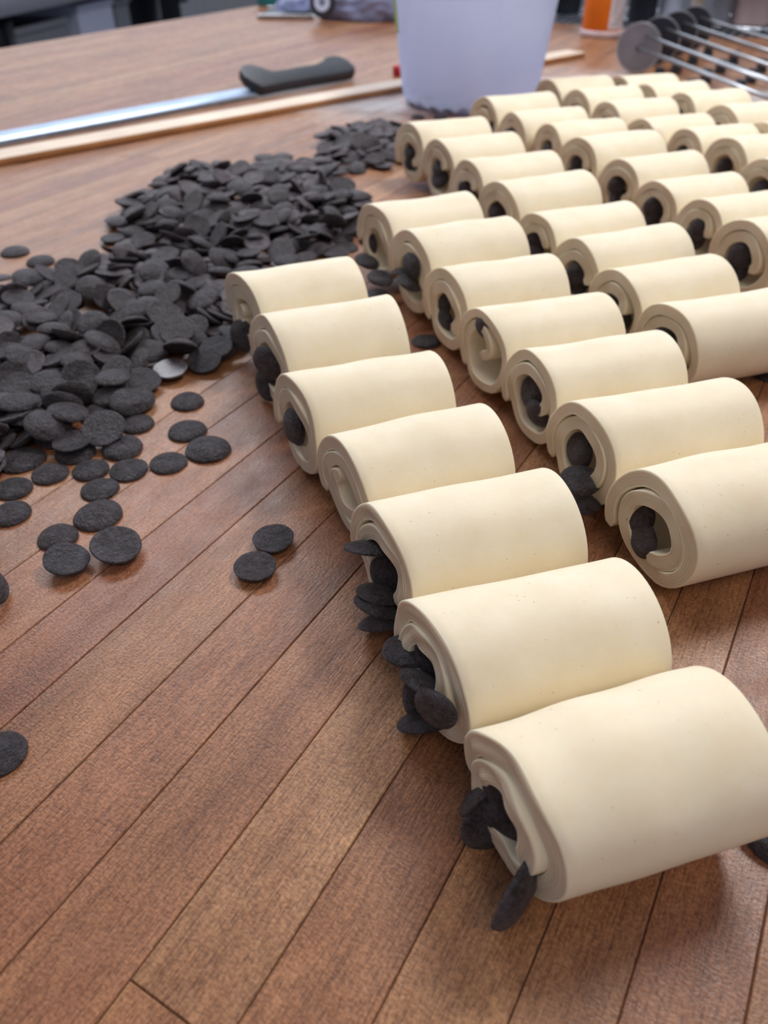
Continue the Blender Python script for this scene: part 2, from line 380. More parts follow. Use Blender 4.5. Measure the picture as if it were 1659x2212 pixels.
# ------------------------------------------------------------------ pastry rolls
def smooth(x): x = max(0.0, min(1.0, x)); return x * x * (3 - 2 * x)
def roll_mesh(R, Ln, t, tail, turns, hook, squash, seed, lod, lean=0.0, taper=0.0, flap=0.0, open_=0.0, rag=0.0, cone=0.0, waist=0.004, skew=0.12, gap=0.05, tilt=0.0):
    """One sheet of dough rolled up: R outer radius, t sheet thickness, tail the angle where the sheet ends outside,
    turns how often it winds, hook how far the inner end curls in, flap how far the tail stands off."""
    r_ = random.Random(seed); ph = [r_.uniform(0, 6.28) for _ in range(10)]
    ns = {2: 130, 1: 84, 0: 54}[lod]; nv = {2: 10, 1: 5, 0: 3}[lod]; nx = {2: 22, 1: 14, 0: 9}[lod]
    total = 360.0 * turns; p = t * (1 + gap)
    def centre(s):
        al = s * total
        k = math.floor(al / 360.0); fr = al / 360.0 - k
        S = k + smooth((fr - 0.55) / 0.45)
        r = R - t / 2 - p * S
        if flap: r += flap * smooth(1 - al / 70.0)
        he = (al - (total - 110)) / 110.0
        if he > 0: r -= hook * he * he * R
        r *= 1 + open_ * math.sin(math.radians(al) * .5 + ph[9]) * S
        th = math.radians(tail - al)
        return Vector((-r * math.cos(th), r * math.sin(th) * (squash if S < .5 else squash * .98)))
    cs = [centre(i / (ns - 1)) for i in range(ns)]
    # clamp onto the table
    zb = -R * squash
    fl = zb + R * .035
    pts = []
    for i in range(ns):
        a = cs[max(0, i - 1)]; b_ = cs[min(ns - 1, i + 1)]; d = (b_ - a)
        if d.length < 1e-9: d = Vector((1, 0))
        d.normalize(); n = Vector((-d.y, d.x))
        # the sheet runs clockwise, so n points outwards
        s = i / (ns - 1) * total * math.pi / 180 * R * .75; e = total * math.pi / 180 * R * .75 - s
        wd = t / 2
        for q in (s, e):
            if q < t / 2: wd = min(wd, math.sqrt(max(0, (t / 2) ** 2 - (t / 2 - q) ** 2)) + t * .02)
        wd *= 1 + .05 * math.sin(i * .31 + ph[0])
        pts.append((cs[i], n, wd))
    def P2(i, v, inset):
        c, n, wd = pts[i]; wd = max(t * .01, wd - inset * (1 if wd > t * .25 else wd / (t * .25)))
        q = c + n * (v * wd)
        if q.y < fl: q = Vector((q.x, fl - (fl - q.y) * .08))
        return q
    xs = [0, .00018, .0006]; ins = [t * .07, t * .02, 0.0]
    inner = [Ln * (k + 1) / (nx - 4) for k in range(nx - 5)]
    axs = xs + inner + [Ln - .0006, Ln - .00018, Ln]; insx = ins + [0] * len(inner) + ins[::-1]
    NX = len(axs)
    def deform(x, q, i, v):
        u = x / Ln; y, z = q
        k = 1 + waist * math.sin(2 * math.pi * u * 1.0 + ph[1]) + waist * .5 * math.sin(2 * math.pi * u * 2.3 + ph[2]) + taper * (u - .5)
        y2 = y * k + waist * R * 1.2 * math.sin(2.6 * u + ph[3]); z2 = (z - zb) * (k if k < 1.3 else 1.3)
        n_ = noise.noise(Vector((x * 28 + seed, y * 28, z * 28))) * t * .07
        f_ = 1 + n_ / R
        y2 *= f_; z2 *= f_
        # end faces: layers step in and out a little, the cut leans
        s = i / (ns - 1)
        wl = max(0, 1 - x / .012); wr = max(0, 1 - (Ln - x) / .012)
        off = (.0007 * math.sin(s * 17 + ph[4]) + .0006 * math.sin(s * 41 + ph[5])) + cone * s + rag * noise.noise(Vector((s * 14 + seed, v, 3.1)))
        ox = -off * wl + (.0006 * math.sin(s * 13 + ph[6])) * wr
        ox += -skew * y2 * max(0, 1 - x / .06)
        ox += -tilt * (z2 / (2 * R) - .3) * max(0, 1 - x / .05)
        if x < .0005 and lod == 2: ox += .00016 * math.cos(v * 14.0 + 2 * math.sin(s * 9))
        return (x + ox - Ln / 2, y2 + lean * z2, z2)
    V = []; F = []; MI = []; UVv = []
    for x, ic in zip(axs, insx):
        for i in range(ns): V.append(deform(x, P2(i, 1, ic), i, 1)); UVv.append(0)
        for i in range(ns - 1, -1, -1): V.append(deform(x, P2(i, -1, ic), i, -1)); UVv.append(0)
    m = 2 * ns
    for k in range(NX - 1):
        for i in range(m):
            j = (i + 1) % m
            F.append((k * m + i, k * m + j, (k + 1) * m + j, (k + 1) * m + i)); MI.append(0)
    for side, k in ((0, 0), (1, NX - 1)):
        base = len(V); w_ = nv + 1
        for i in range(ns):
            for jv in range(w_):
                v = 1 - 2 * jv / nv
                V.append(deform(axs[k], P2(i, v, ins[0]), i, v)); UVv.append(i // 1 * 0 + jv / nv)
        for i in range(ns - 1):
            for jv in range(nv):
                a = base + i * w_ + jv
                q = (a, a + w_, a + w_ + 1, a + 1)
                F.append(q if side == 0 else q[::-1]); MI.append(1)
    me = bpy.data.meshes.new('pastry_roll'); me.from_pydata(V, [], F)
    me.materials.append(M_DOUGH); me.materials.append(M_FACE)
    me.polygons.foreach_set('use_smooth', [True] * len(F)); me.polygons.foreach_set('material_index', MI)
    uv = me.uv_layers.new(name='UVMap')
    for l in me.loops: uv.data[l.index].uv = (0.0, UVv[l.vertex_index])
    me.update(); me.validate()
    return me

ROLLS = {   # row: list of (x, y, heading in degrees, length) from the front of the row to the back, metres
    'a': [(0.0815, 0.1477, 16.9, 0.0819), (0.0604, 0.2078, 15.4, 0.0881), (0.0402, 0.2683, 17.8, 0.0877), (0.0183, 0.3281, 21.7, 0.0837), (-0.0097, 0.3872, 19.7, 0.0873), (-0.0332, 0.4551, 17.0, 0.0842), (-0.0600, 0.5244, 27.2, 0.0831)],
    'b': [(0.1756, 0.2954, 18.3, 0.1019), (0.1506, 0.3561, 16.6, 0.0932), (0.1301, 0.4164, 14.6, 0.0890), (0.1072, 0.4760, 19.4, 0.0899), (0.0842, 0.5388, 15.7, 0.0851), (0.0614, 0.6053, 25.1, 0.0888), (0.0337, 0.6749, 21.4, 0.0893)],
    'c': [(0.2341, 0.4848, 17.7, 0.0977), (0.2076, 0.5432, 19.3, 0.0863), (0.1928, 0.6054, 20.4, 0.0910), (0.1714, 0.6671, 21.3, 0.0924), (0.1464, 0.7363, 22.9, 0.0914), (0.1261, 0.8121, 19.7, 0.0933), (0.0994, 0.8857, 19.8, 0.0887), (0.0711, 0.9527, 21.0, 0.0904)],
    'd': [(0.3314, 0.6296, 18.0, 0.0891), (0.3222, 0.7022, 18.0, 0.0891), (0.2964, 0.7608, 17.4, 0.0859), (0.2772, 0.8240, 20.5, 0.0875), (0.2519, 0.8981, 21.9, 0.0921), (0.2328, 0.9742, 18.1, 0.0913), (0.1984, 1.0306, 18.2, 0.0911), (0.1712, 1.0947, 20.9, 0.0937)],
    'e': [(0.4135, 0.8037, 18.0, 0.0891), (0.4057, 0.8835, 18.0, 0.0891), (0.3840, 0.9555, 16.5, 0.0860), (0.3484, 1.0109, 18.1, 0.0869), (0.3233, 1.0825, 17.2, 0.0873), (0.2961, 1.1454, 17.5, 0.0871), (0.2723, 1.2175, 20.2, 0.0912)],
    'f': [(0.4738, 0.9632, 18.0, 0.0891), (0.4536, 1.0429, 18.0, 0.0891), (0.4263, 1.1164, 17.7, 0.0882), (0.3997, 1.1895, 18.3, 0.0883), (0.3773, 1.2524, 17.7, 0.0871)],
}
ROWNAME = {'a': 'leftmost row', 'b': 'second row from the left', 'c': 'third row from the left', 'd': 'fourth row from the left',
           'e': 'fifth row from the left', 'f': 'rightmost far row'}
ORD = ['first', 'second', 'third', 'fourth', 'fifth', 'sixth', 'seventh', 'last']
LOOK = {'a0': 'large raw pastry roll nearest the camera with ragged inner flap and discs sticking out',
        'a1': 'raw pastry roll with a pile of chocolate discs spilling from its cut end',
        'a2': 'raw pastry roll with one flat disc poking from its top and three low discs',
        'a3': 'raw pastry roll with a tiny dark hole and long inner flap, hardly any chocolate',
        'a4': 'raw pastry roll with an upright disc wedged in its narrow hole',
        'a5': 'raw pastry roll with chocolate discs bulging out low on its left',
        'a6': 'raw pastry roll beside the chocolate heap with small round hole',
        'b0': 'raw pastry roll with wide hole, thick curled flap and tail end standing off',
        'b1': 'raw pastry roll with loose tail leg and discs tumbling out between the layers',
        'b2': 'raw pastry roll with open curl hooking inwards over dark discs',
        'b3': 'raw pastry roll with lumpy folded dough and one disc inside its hole'}
# t thickness share of R, tail angle, turns, hook, squash
SPEC = {'a0': dict(t=.315, tail=206, turns=1.63, hook=.0, rag=.0014, taper=.05, waist=.012, cone=.0045, skew=.20, gap=.02),
        'a1': dict(t=.295, tail=206, turns=1.62, hook=.02, rag=.0012, cone=.003, skew=.2, gap=.03),
        'a2': dict(t=.25, tail=205, turns=1.66, hook=.02, rag=.001, gap=.06, skew=.18),
        'a3': dict(t=.26, tail=215, turns=2.3, hook=.06, gap=.05, skew=.18),
        'a4': dict(t=.25, tail=205, turns=1.78, hook=.02, gap=.06, skew=.16),
        'a5': dict(t=.25, tail=200, turns=1.65, hook=.05, skew=.16),
        'a6': dict(t=.26, tail=190, turns=2.2, hook=.10, skew=.16),
        'b0': dict(t=.26, tail=214, turns=1.80, hook=.04, flap=.003, gap=.04),
        'b1': dict(t=.24, tail=214, turns=1.68, hook=.03, flap=.002, gap=.10),
        'b2': dict(t=.22, tail=212, turns=1.68, hook=.36, flap=.001, gap=.14),
        'b3': dict(t=.20, tail=222, turns=1.62, hook=.70, gap=.12),
        'b4': dict(t=.26, tail=215, turns=1.72, hook=.03, gap=.05),
        'b5': dict(t=.25, tail=200, turns=1.6, hook=.03),
        'b6': dict(t=.27, tail=190, turns=1.55, hook=.02)}
def nrm(*a): return Vector(a).normalized()
# discs in the cut ends: (axial offset of the centre from the end, y away from camera, z up, normal, diameter, words)
DISCS = {
 'a0': [(-0.0030, 0.0172, 0.0187, (-0.51, 0.77, 0.40), 0.0235, 'upper thin disc poking left'),
    (-0.0020, 0.0061, 0.0122, (0.12, -0.95, 0.30), 0.0235, 'middle broad disc leaning out'),
    (-0.0040, -0.0199, 0.0145, (0.60, -0.80, -0.02), 0.0270, 'lowest disc standing on edge at the foot'),
    (0.0015, 0.006, 0.0335, (-0.75, -0.5, 0.3), 0.0225, 'dark disc filling the hole'),
    (0.0005, 0.003, 0.0215, (-0.7, -0.6, 0.2), 0.0235, 'dark disc deep in the hole'),],
 'a1': [(-0.0030, 0.0168, 0.0267, (0.10, 0.21, 0.97), 0.0230, 'top disc jutting left'),
    (-0.0020, -0.0030, 0.0283, (0.55, 0.32, 0.78), 0.0230, 'slanted disc under the flap'),
    (-0.0020, -0.0001, 0.0122, (-0.81, -0.47, 0.36), 0.0240, 'face-on disc in the middle of the pile'),
    (-0.0060, -0.0217, 0.0355, (-0.75, -0.65, 0.12), 0.0180, 'small disc in front of the pile'),
    (-0.0030, -0.0047, 0.0077, (0.02, 0.57, 0.82), 0.0235, 'bottom disc low on the left'),
    (0.003, 0.003, 0.034, (-0.7, -0.6, 0.2), 0.021, 'dark disc deep in the hole'),],
 'a2': [(-0.0030, 0.0094, 0.0366, (0.25, 0.43, 0.87), 0.0220, 'single flat disc high in the opening'),
    (-0.0010, -0.0016, 0.0175, (0.29, 0.28, 0.92), 0.0220, 'upper of the low discs'),
    (-0.0030, -0.0065, 0.0153, (0.37, 0.23, 0.90), 0.0230, 'middle of the low discs'),
    (-0.0030, -0.0114, 0.0095, (0.02, 0.50, 0.86), 0.0230, 'lowest disc'),
    (0.004, 0.002, 0.022, (-0.7, -0.6, 0.2), 0.021, 'dark disc deep in the hole'),],
 'a4': [(-0.0030, -0.0016, 0.0322, (-0.97, -0.22, 0.13), 0.0210, 'upright disc in the hole'),
    (-0.0010, -0.0016, 0.0298, (-0.97, -0.22, 0.13), 0.0200, 'second upright disc behind it'),],
 'a5': [(-0.0030, -0.0010, 0.0354, (-0.82, -0.57, 0.02), 0.0230, 'upper disc bulging out'),
    (-0.0030, 0.0121, 0.0119, (-0.88, -0.47, 0.10), 0.0220, 'lower disc bulging out'),],
 'a6': [(-0.0030, 0.0051, 0.0180, (-0.85, -0.53, 0.08), 0.0250, 'broad disc leaning out low'),],
 'b0': [(0.0020, 0.0144, 0.0290, (-0.96, -0.18, 0.24), 0.0210, 'upper disc inside the hole'),
    (0.0010, 0.0050, 0.0210, (-0.99, -0.01, 0.11), 0.0200, 'lower disc inside the hole'),],
 'b1': [(0.0030, 0.0068, 0.0289, (-0.99, -0.13, 0.09), 0.0210, 'upper disc between the layers'),
    (-0.0040, -0.0112, 0.0242, (-0.07, -0.18, 0.98), 0.0225, 'middle disc tumbling out'),
    (-0.0040, -0.0172, 0.0129, (-0.08, 0.19, 0.98), 0.0210, 'lower disc resting near the table'),],
 'b2': [(0.0030, 0.0036, 0.0308, (-0.98, -0.20, 0.03), 0.0220, 'big disc inside the curl'),
    (0.0020, -0.0080, 0.0237, (-0.93, -0.31, -0.20), 0.0190, 'lower disc inside the curl'),],
 'b3': [(0.0010, 0.0016, 0.0462, (-0.87, -0.35, -0.34), 0.0165, 'single disc high in the hole'),],
 'b4': [(0.0030, 0.0136, 0.0324, (-0.97, -0.23, -0.00), 0.0190, 'upper disc in the oval hole'),
    (0.0030, 0.0067, 0.0208, (-0.98, -0.22, 0.01), 0.0180, 'lower disc in the oval hole'),],
 'b5': [(-0.0020, -0.0046, 0.0419, (-0.98, -0.19, 0.07), 0.0220, 'upper disc bursting out'),
    (-0.0060, 0.0091, 0.0340, (-0.15, 0.09, 0.98), 0.0130, 'small disc poking left'),
    (-0.0030, -0.0079, 0.0315, (0.29, -0.34, 0.89), 0.0210, 'middle disc'),],
 'b6': [(0.0010, 0.0173, 0.0273, (-0.98, -0.19, 0.04), 0.0210, 'disc in the mouth of the roll'),
    (-0.0060, 0.0035, 0.0187, (0.23, -0.27, 0.93), 0.0230, 'disc spilling out to the left'),
    (-0.0080, -0.0298, 0.0161, (0.09, -0.19, 0.98), 0.0230, 'disc lying at the foot'),],
}
words2 = ['upper disc in the dark hole', 'lower disc in the dark hole']
rr = random.Random(21)
for L in ROLLS.values():                   # neighbours lie nearly parallel
    hd = [r_[2] for r_ in L]
    for i, r_ in enumerate(L):
        nb_ = [hd[j] for j in (i - 1, i + 1) if 0 <= j < len(L)]
        L[i] = (r_[0], r_[1], .55 * r_[2] + .45 * sum(nb_) / len(nb_), r_[3])
for row, L in ROLLS.items():
    for i, (x, y, a, ln) in enumerate(L):
        key = row + str(i); lod = 2 if key in ('a0', 'a1', 'a2', 'a3', 'b0', 'b1', 'a4', 'b2') else (1 if row in 'ab' or (row == 'c' and i < 4) else 0)
        # neighbours in the row touch: the radius is half their spacing
        ds = []
        for j in (i - 1, i + 1):
            if 0 <= j < len(L):
                h = math.radians((a + L[j][2]) / 2); dx = L[j][0] - x; dy = L[j][1] - y
                ds.append(abs(-math.sin(h) * dx + math.cos(h) * dy))
        R = max(.0295, min(.0338, min(ds) / 2 * .962))
        sp = dict(t=rr.uniform(.23, .28), tail=rr.uniform(185, 220), turns=rr.uniform(1.40, 1.75), hook=rr.uniform(.02, .35), open_=rr.uniform(0, .05), gap=rr.uniform(.05, .12))
        sp.update(SPEC.get(key, {})); t = sp.pop('t') * R
        me = roll_mesh(R, ln, t, squash=rr.uniform(.95, 1.0), seed=17 * i + ord(row), lod=lod, **sp)
        last = i == len(L) - 1
        where = ORD[7] if last and i > 0 else ORD[i]
        if key in LOOK: lab = LOOK[key]
        else: lab = 'raw pastry roll, %s from the front in the %s' % (where, ROWNAME[row]) if where != 'last' else 'raw pastry roll, last and furthest in the %s' % ROWNAME[row]
        o = link('pastry_roll', me); o.location = (x, y, 0); o.rotation_euler = (0, 0, math.radians(a))
        tag(o, lab, 'pastry', 'raw chocolate pastry rolls')
        # chocolate discs inside the left end
        ah = math.radians(a); AX = Vector((math.cos(ah), math.sin(ah), 0)); NN = Vector((-AX.y, AX.x, 0))
        lst = DISCS.get(key)
        if lst is None:
            if key in ('a3',): lst = []
            else:
                lst = []
                for k in range(2):
                    lst.append((rr.uniform(.001, .006), rr.uniform(-.002, .006), R * (1.12 - .36 * k), (rr.uniform(-.8, -.3), rr.uniform(-.8, -.3), rr.uniform(0, .5)), rr.uniform(.017, .022), words2[k]))
        for (dx, yy, zz, n, D, wd) in lst:
            c = Vector((x, y, 0)) - AX * (ln / 2 - dx) + NN * yy + Vector((0, 0, zz))
            nw = (AX * n[0] + NN * n[1] + Vector((0, 0, n[2]))).normalized()
            q = nw.to_track_quat('Z', 'Y')
            short = {'a0': 'of the nearest roll', 'a1': 'of the second roll, leftmost row', 'a2': 'of the third roll, leftmost row'}.get(key, 'of the %s roll, %s' % (where, ROWNAME[row]))
            disc(c, q, D, '%s, %s' % (wd, short), 'chocolate discs in the pastry ends')
# ------------------------------------------------------------------ loose and heaped discs
# settled poses of the heaped discs: x, y, z in 0.1 mm, quaternion * 100, diameter in 0.1 mm
HEAP = '''
-1733,4019,96,20,-87,-43,-10,266;-1673,4351,100,91,10,19,-35,230;-2070,3990,153,86,-3,25,-44,246;-1901,3906,73,1,7,100,0,234;-1816,4566,172,84,-3,-2,-54,247;-2332,4258,164,98,-6,1,-21,258;
-1669,4681,57,1,-76,63,14,256;-2076,4280,109,53,78,30,-15,254;-1977,4147,160,7,-15,-7,-98,253;-2267,4169,119,94,-6,0,-33,265;-2516,4849,166,9,31,-4,94,233;-2029,5097,157,92,-18,23,-28,270;
-2017,4352,143,45,58,61,-29,257;-1707,5802,193,22,-96,13,-14,245;-2398,6035,165,91,26,15,-28,253;-2544,5096,152,78,10,-5,-61,252;-2179,5351,165,94,32,2,8,248;-2283,4559,136,100,6,-4,1,248;
-2018,5235,127,28,-70,-52,-40,256;-1414,5240,126,90,13,10,40,220;-1613,6418,226,43,43,1,80,245;-2698,6349,107,1,27,93,24,237;-2590,5446,185,97,-6,0,-22,223;-1224,5121,83,1,-28,-96,-11,248;
-1519,5253,154,-11,31,-92,-20,266;-2285,4859,139,11,63,76,9,248;-959,7087,60,14,-28,-93,-19,264;-1954,5591,172,75,10,-15,63,242;-1679,5507,165,15,16,-95,-24,257;-2146,5010,150,27,-2,3,-96,232;
-2971,5934,108,10,-14,-98,-3,252;-2841,5429,179,62,-6,6,-78,242;-2124,4798,164,50,-13,7,-85,230;-1949,6775,149,1,-40,-91,-8,252;-1902,6205,216,8,26,-20,94,249;-1426,6025,135,38,12,9,-91,243;
-1452,5803,176,17,-12,-15,97,258;-1826,4465,93,72,9,-6,-68,256;-2048,5705,168,28,-73,-59,17,251;-1449,5414,97,18,-40,89,14,254;-2681,4913,157,-1,-97,-23,0,258;-1886,5975,199,80,-2,-8,60,243;
-2420,4474,115,26,-96,-6,6,249;-2555,5682,132,22,-94,19,-20,244;-3052,6380,114,99,2,13,-6,248;-2022,5433,131,11,58,75,30,262;-2297,5157,170,32,85,-41,4,252;-2035,4551,79,22,-88,41,4,241;
-1931,4899,101,18,28,-94,6,244;-1754,4903,91,39,38,8,-83,224;-1804,7496,165,18,-2,-94,-29,246;-2529,5822,119,0,25,95,17,243;-2329,7431,53,8,-23,-96,-11,233;-2148,4441,113,2,-18,26,-95,227;
-1222,6870,131,-3,29,-96,2,220;-1689,5060,106,88,10,9,-47,245;-2557,6438,138,-11,-91,-36,-16,237;-2446,5283,173,81,-12,-6,-57,242;-2890,6402,123,6,-86,-37,34,229;-1964,6488,160,58,22,-3,78,232;
-2242,5896,144,27,1,-92,-30,222;-156,10611,151,66,31,29,-62,248;-1447,6752,138,81,-4,37,-44,243;-1285,9031,193,13,-68,-72,-7,245;-1449,8337,255,26,-24,21,-91,236;-1590,6174,151,2,-8,-4,100,221;
-1846,5653,170,19,-13,-23,95,222;-1650,4449,63,19,7,-7,98,248;-729,7315,125,-16,-92,-35,-5,251;-2240,8154,170,41,12,-11,90,236;-2494,4599,137,20,21,-83,-48,225;-2714,5074,107,44,-74,-37,34,250;
-1546,7223,172,10,-87,-19,-44,263;-1378,6843,131,89,-12,20,-38,240;-2493,7902,144,29,41,86,-1,248;-886,6905,70,99,0,0,14,250;-2305,6261,181,-13,-71,69,-3,235;-1349,7682,179,11,3,99,-1,259;
-1696,8127,243,89,-14,-1,-43,255;-2781,6099,81,16,26,95,7,233;-1031,7935,200,38,13,6,-91,234;-1651,7663,168,27,-30,91,2,250;-1944,8101,196,-14,80,46,36,256;-1833,5111,117,35,-5,93,-8,248;
-2660,7545,24,0,-97,23,0,240;-1813,7858,168,3,0,7,-100,236;-648,7208,56,66,-5,-17,73,231;-2462,5462,105,15,37,18,-90,250;-450,7149,25,0,74,67,0,252;-105,10165,87,4,-32,-94,-15,246;
-1225,7265,147,49,-13,18,84,234;-1159,7574,174,4,-99,-12,3,220;-1617,5269,106,8,82,-52,-23,253;-1840,5250,65,30,-75,59,1,250;-1007,7721,201,72,-10,-22,66,238;-1229,7424,102,46,7,-26,85,244;
-1817,4669,141,7,27,93,25,240;-1595,5846,98,20,59,-74,-25,247;-2226,3999,52,15,-74,62,-21,230;-1540,8503,252,49,5,12,-86,263;-1388,7260,167,78,-11,-38,-48,243;-2837,5865,92,12,97,-19,5,253;
-2773,5660,159,98,-8,14,-12,248;-709,7889,81,18,44,-81,34,254;-1091,8202,234,78,16,-10,60,229;-2083,5888,157,55,-15,11,-82,271;-2604,6651,152,93,33,-16,-1,242;-2288,6629,158,12,60,-77,16,261;
-739,7024,43,50,9,0,-86,244;-1506,7969,191,76,11,-5,-64,227;-1369,7605,142,5,32,93,18,251;-1183,6491,103,30,8,-10,94,265;-2118,7963,160,99,-1,14,-3,250;-2463,7661,72,50,0,1,-87,248;
-1972,7157,182,7,68,67,-29,244;-1264,5463,49,4,86,-51,3,233;-2067,4031,94,62,14,22,-74,252;-1278,5663,80,19,-2,-96,18,247;-1892,5407,164,79,-35,8,50,235;-2163,6172,121,83,1,-45,-34,272;
-1875,7157,115,-9,73,67,-10,253;-509,8030,121,39,-27,13,-87,244;-417,7589,23,35,0,0,94,234;-655,7537,114,82,-1,-2,-57,242;-2719,6491,115,18,16,-94,-25,265;-1693,7155,140,72,-27,10,-63,242;
-2060,4641,106,-11,-3,93,36,258;-456,8570,153,61,-5,-4,79,250;-2071,7557,105,29,84,41,-22,234;-1954,9045,168,3,-71,70,-1,268;-1718,6329,154,5,-27,-96,-3,226;-2692,7917,79,31,-2,-2,-95,250;
-366,7355,24,83,0,0,-56,248;-2941,6188,55,19,55,79,18,236;-2197,9129,165,11,71,-69,10,253;-263,8592,127,97,-4,-2,-23,259;-331,9942,42,65,-4,8,-76,245;-447,9171,53,24,-90,-38,-4,244;
-1470,5079,127,75,-32,-23,-54,253;-1099,9027,173,16,5,99,1,260;-487,7632,164,39,79,-47,9,260;-1884,8458,198,4,99,11,-11,240;-2316,5034,143,81,-13,4,-58,226;-2395,3957,33,6,53,84,5,249;
-422,10377,58,92,16,-4,34,245;-1961,8270,165,10,26,-24,93,243;-1042,7568,109,44,-18,11,88,258;-387,8267,89,59,-5,-6,-80,242;-2595,4496,146,94,33,4,12,258;-2363,7788,100,3,90,-42,8,230;
-1411,7159,146,35,-20,33,85,251;-2398,8806,103,7,-69,72,-6,243;-1365,5586,116,27,-11,-93,22,220;-521,8332,122,2,-56,82,-13,266;-2715,8377,108,-1,86,51,-8,261;-618,8440,146,8,-81,57,-11,245;
-2391,8009,143,30,-83,46,-9,224;-2288,6536,146,20,97,10,-2,220;-1120,8439,224,29,9,13,-94,241;-723,8661,157,57,15,2,-81,247;-1619,5967,204,22,-23,-30,-90,231;-1334,9384,184,6,-99,-2,-11,254;
-600,7434,122,73,-29,-3,-62,249;-1710,8081,179,69,2,1,72,253;-2403,9480,158,10,30,-18,-93,252;-2377,5457,107,6,66,63,40,250;-1554,7597,179,3,79,-29,54,246;-1434,6534,123,72,-15,-14,-67,241;
-2178,7273,48,2,37,-90,21,245;-1132,5339,79,9,-82,-53,18,236;-492,8938,110,10,-66,70,26,247;-838,7577,87,14,93,-27,-20,246;-674,9491,152,95,13,-20,-20,250;-2173,6777,132,27,48,-83,11,272;
-309,7641,120,7,53,81,25,243;-1217,6753,82,65,-10,-24,-72,264;-2332,4125,109,18,86,48,3,242;-1713,7025,85,20,96,-16,3,257;-2715,8632,120,87,-23,-11,42,250;-525,11009,100,14,27,93,20,264;
-1358,8141,244,42,-8,-36,-83,239;-1276,8076,184,51,5,-6,-86,239;-1530,10468,25,0,66,-75,0,254;-498,10790,95,10,-98,7,-17,268;-2272,9987,50,6,-93,-29,20,260;-2455,8451,112,10,-87,42,-23,247;
-246,11408,150,-3,-92,-37,-16,233;-809,7368,52,59,-6,12,-80,253;-2419,7243,58,7,3,-17,-98,238;-2167,7775,109,27,-1,-16,-95,242;-3196,6631,50,55,-13,4,83,235;89,10485,55,51,-5,14,-85,247;
'''
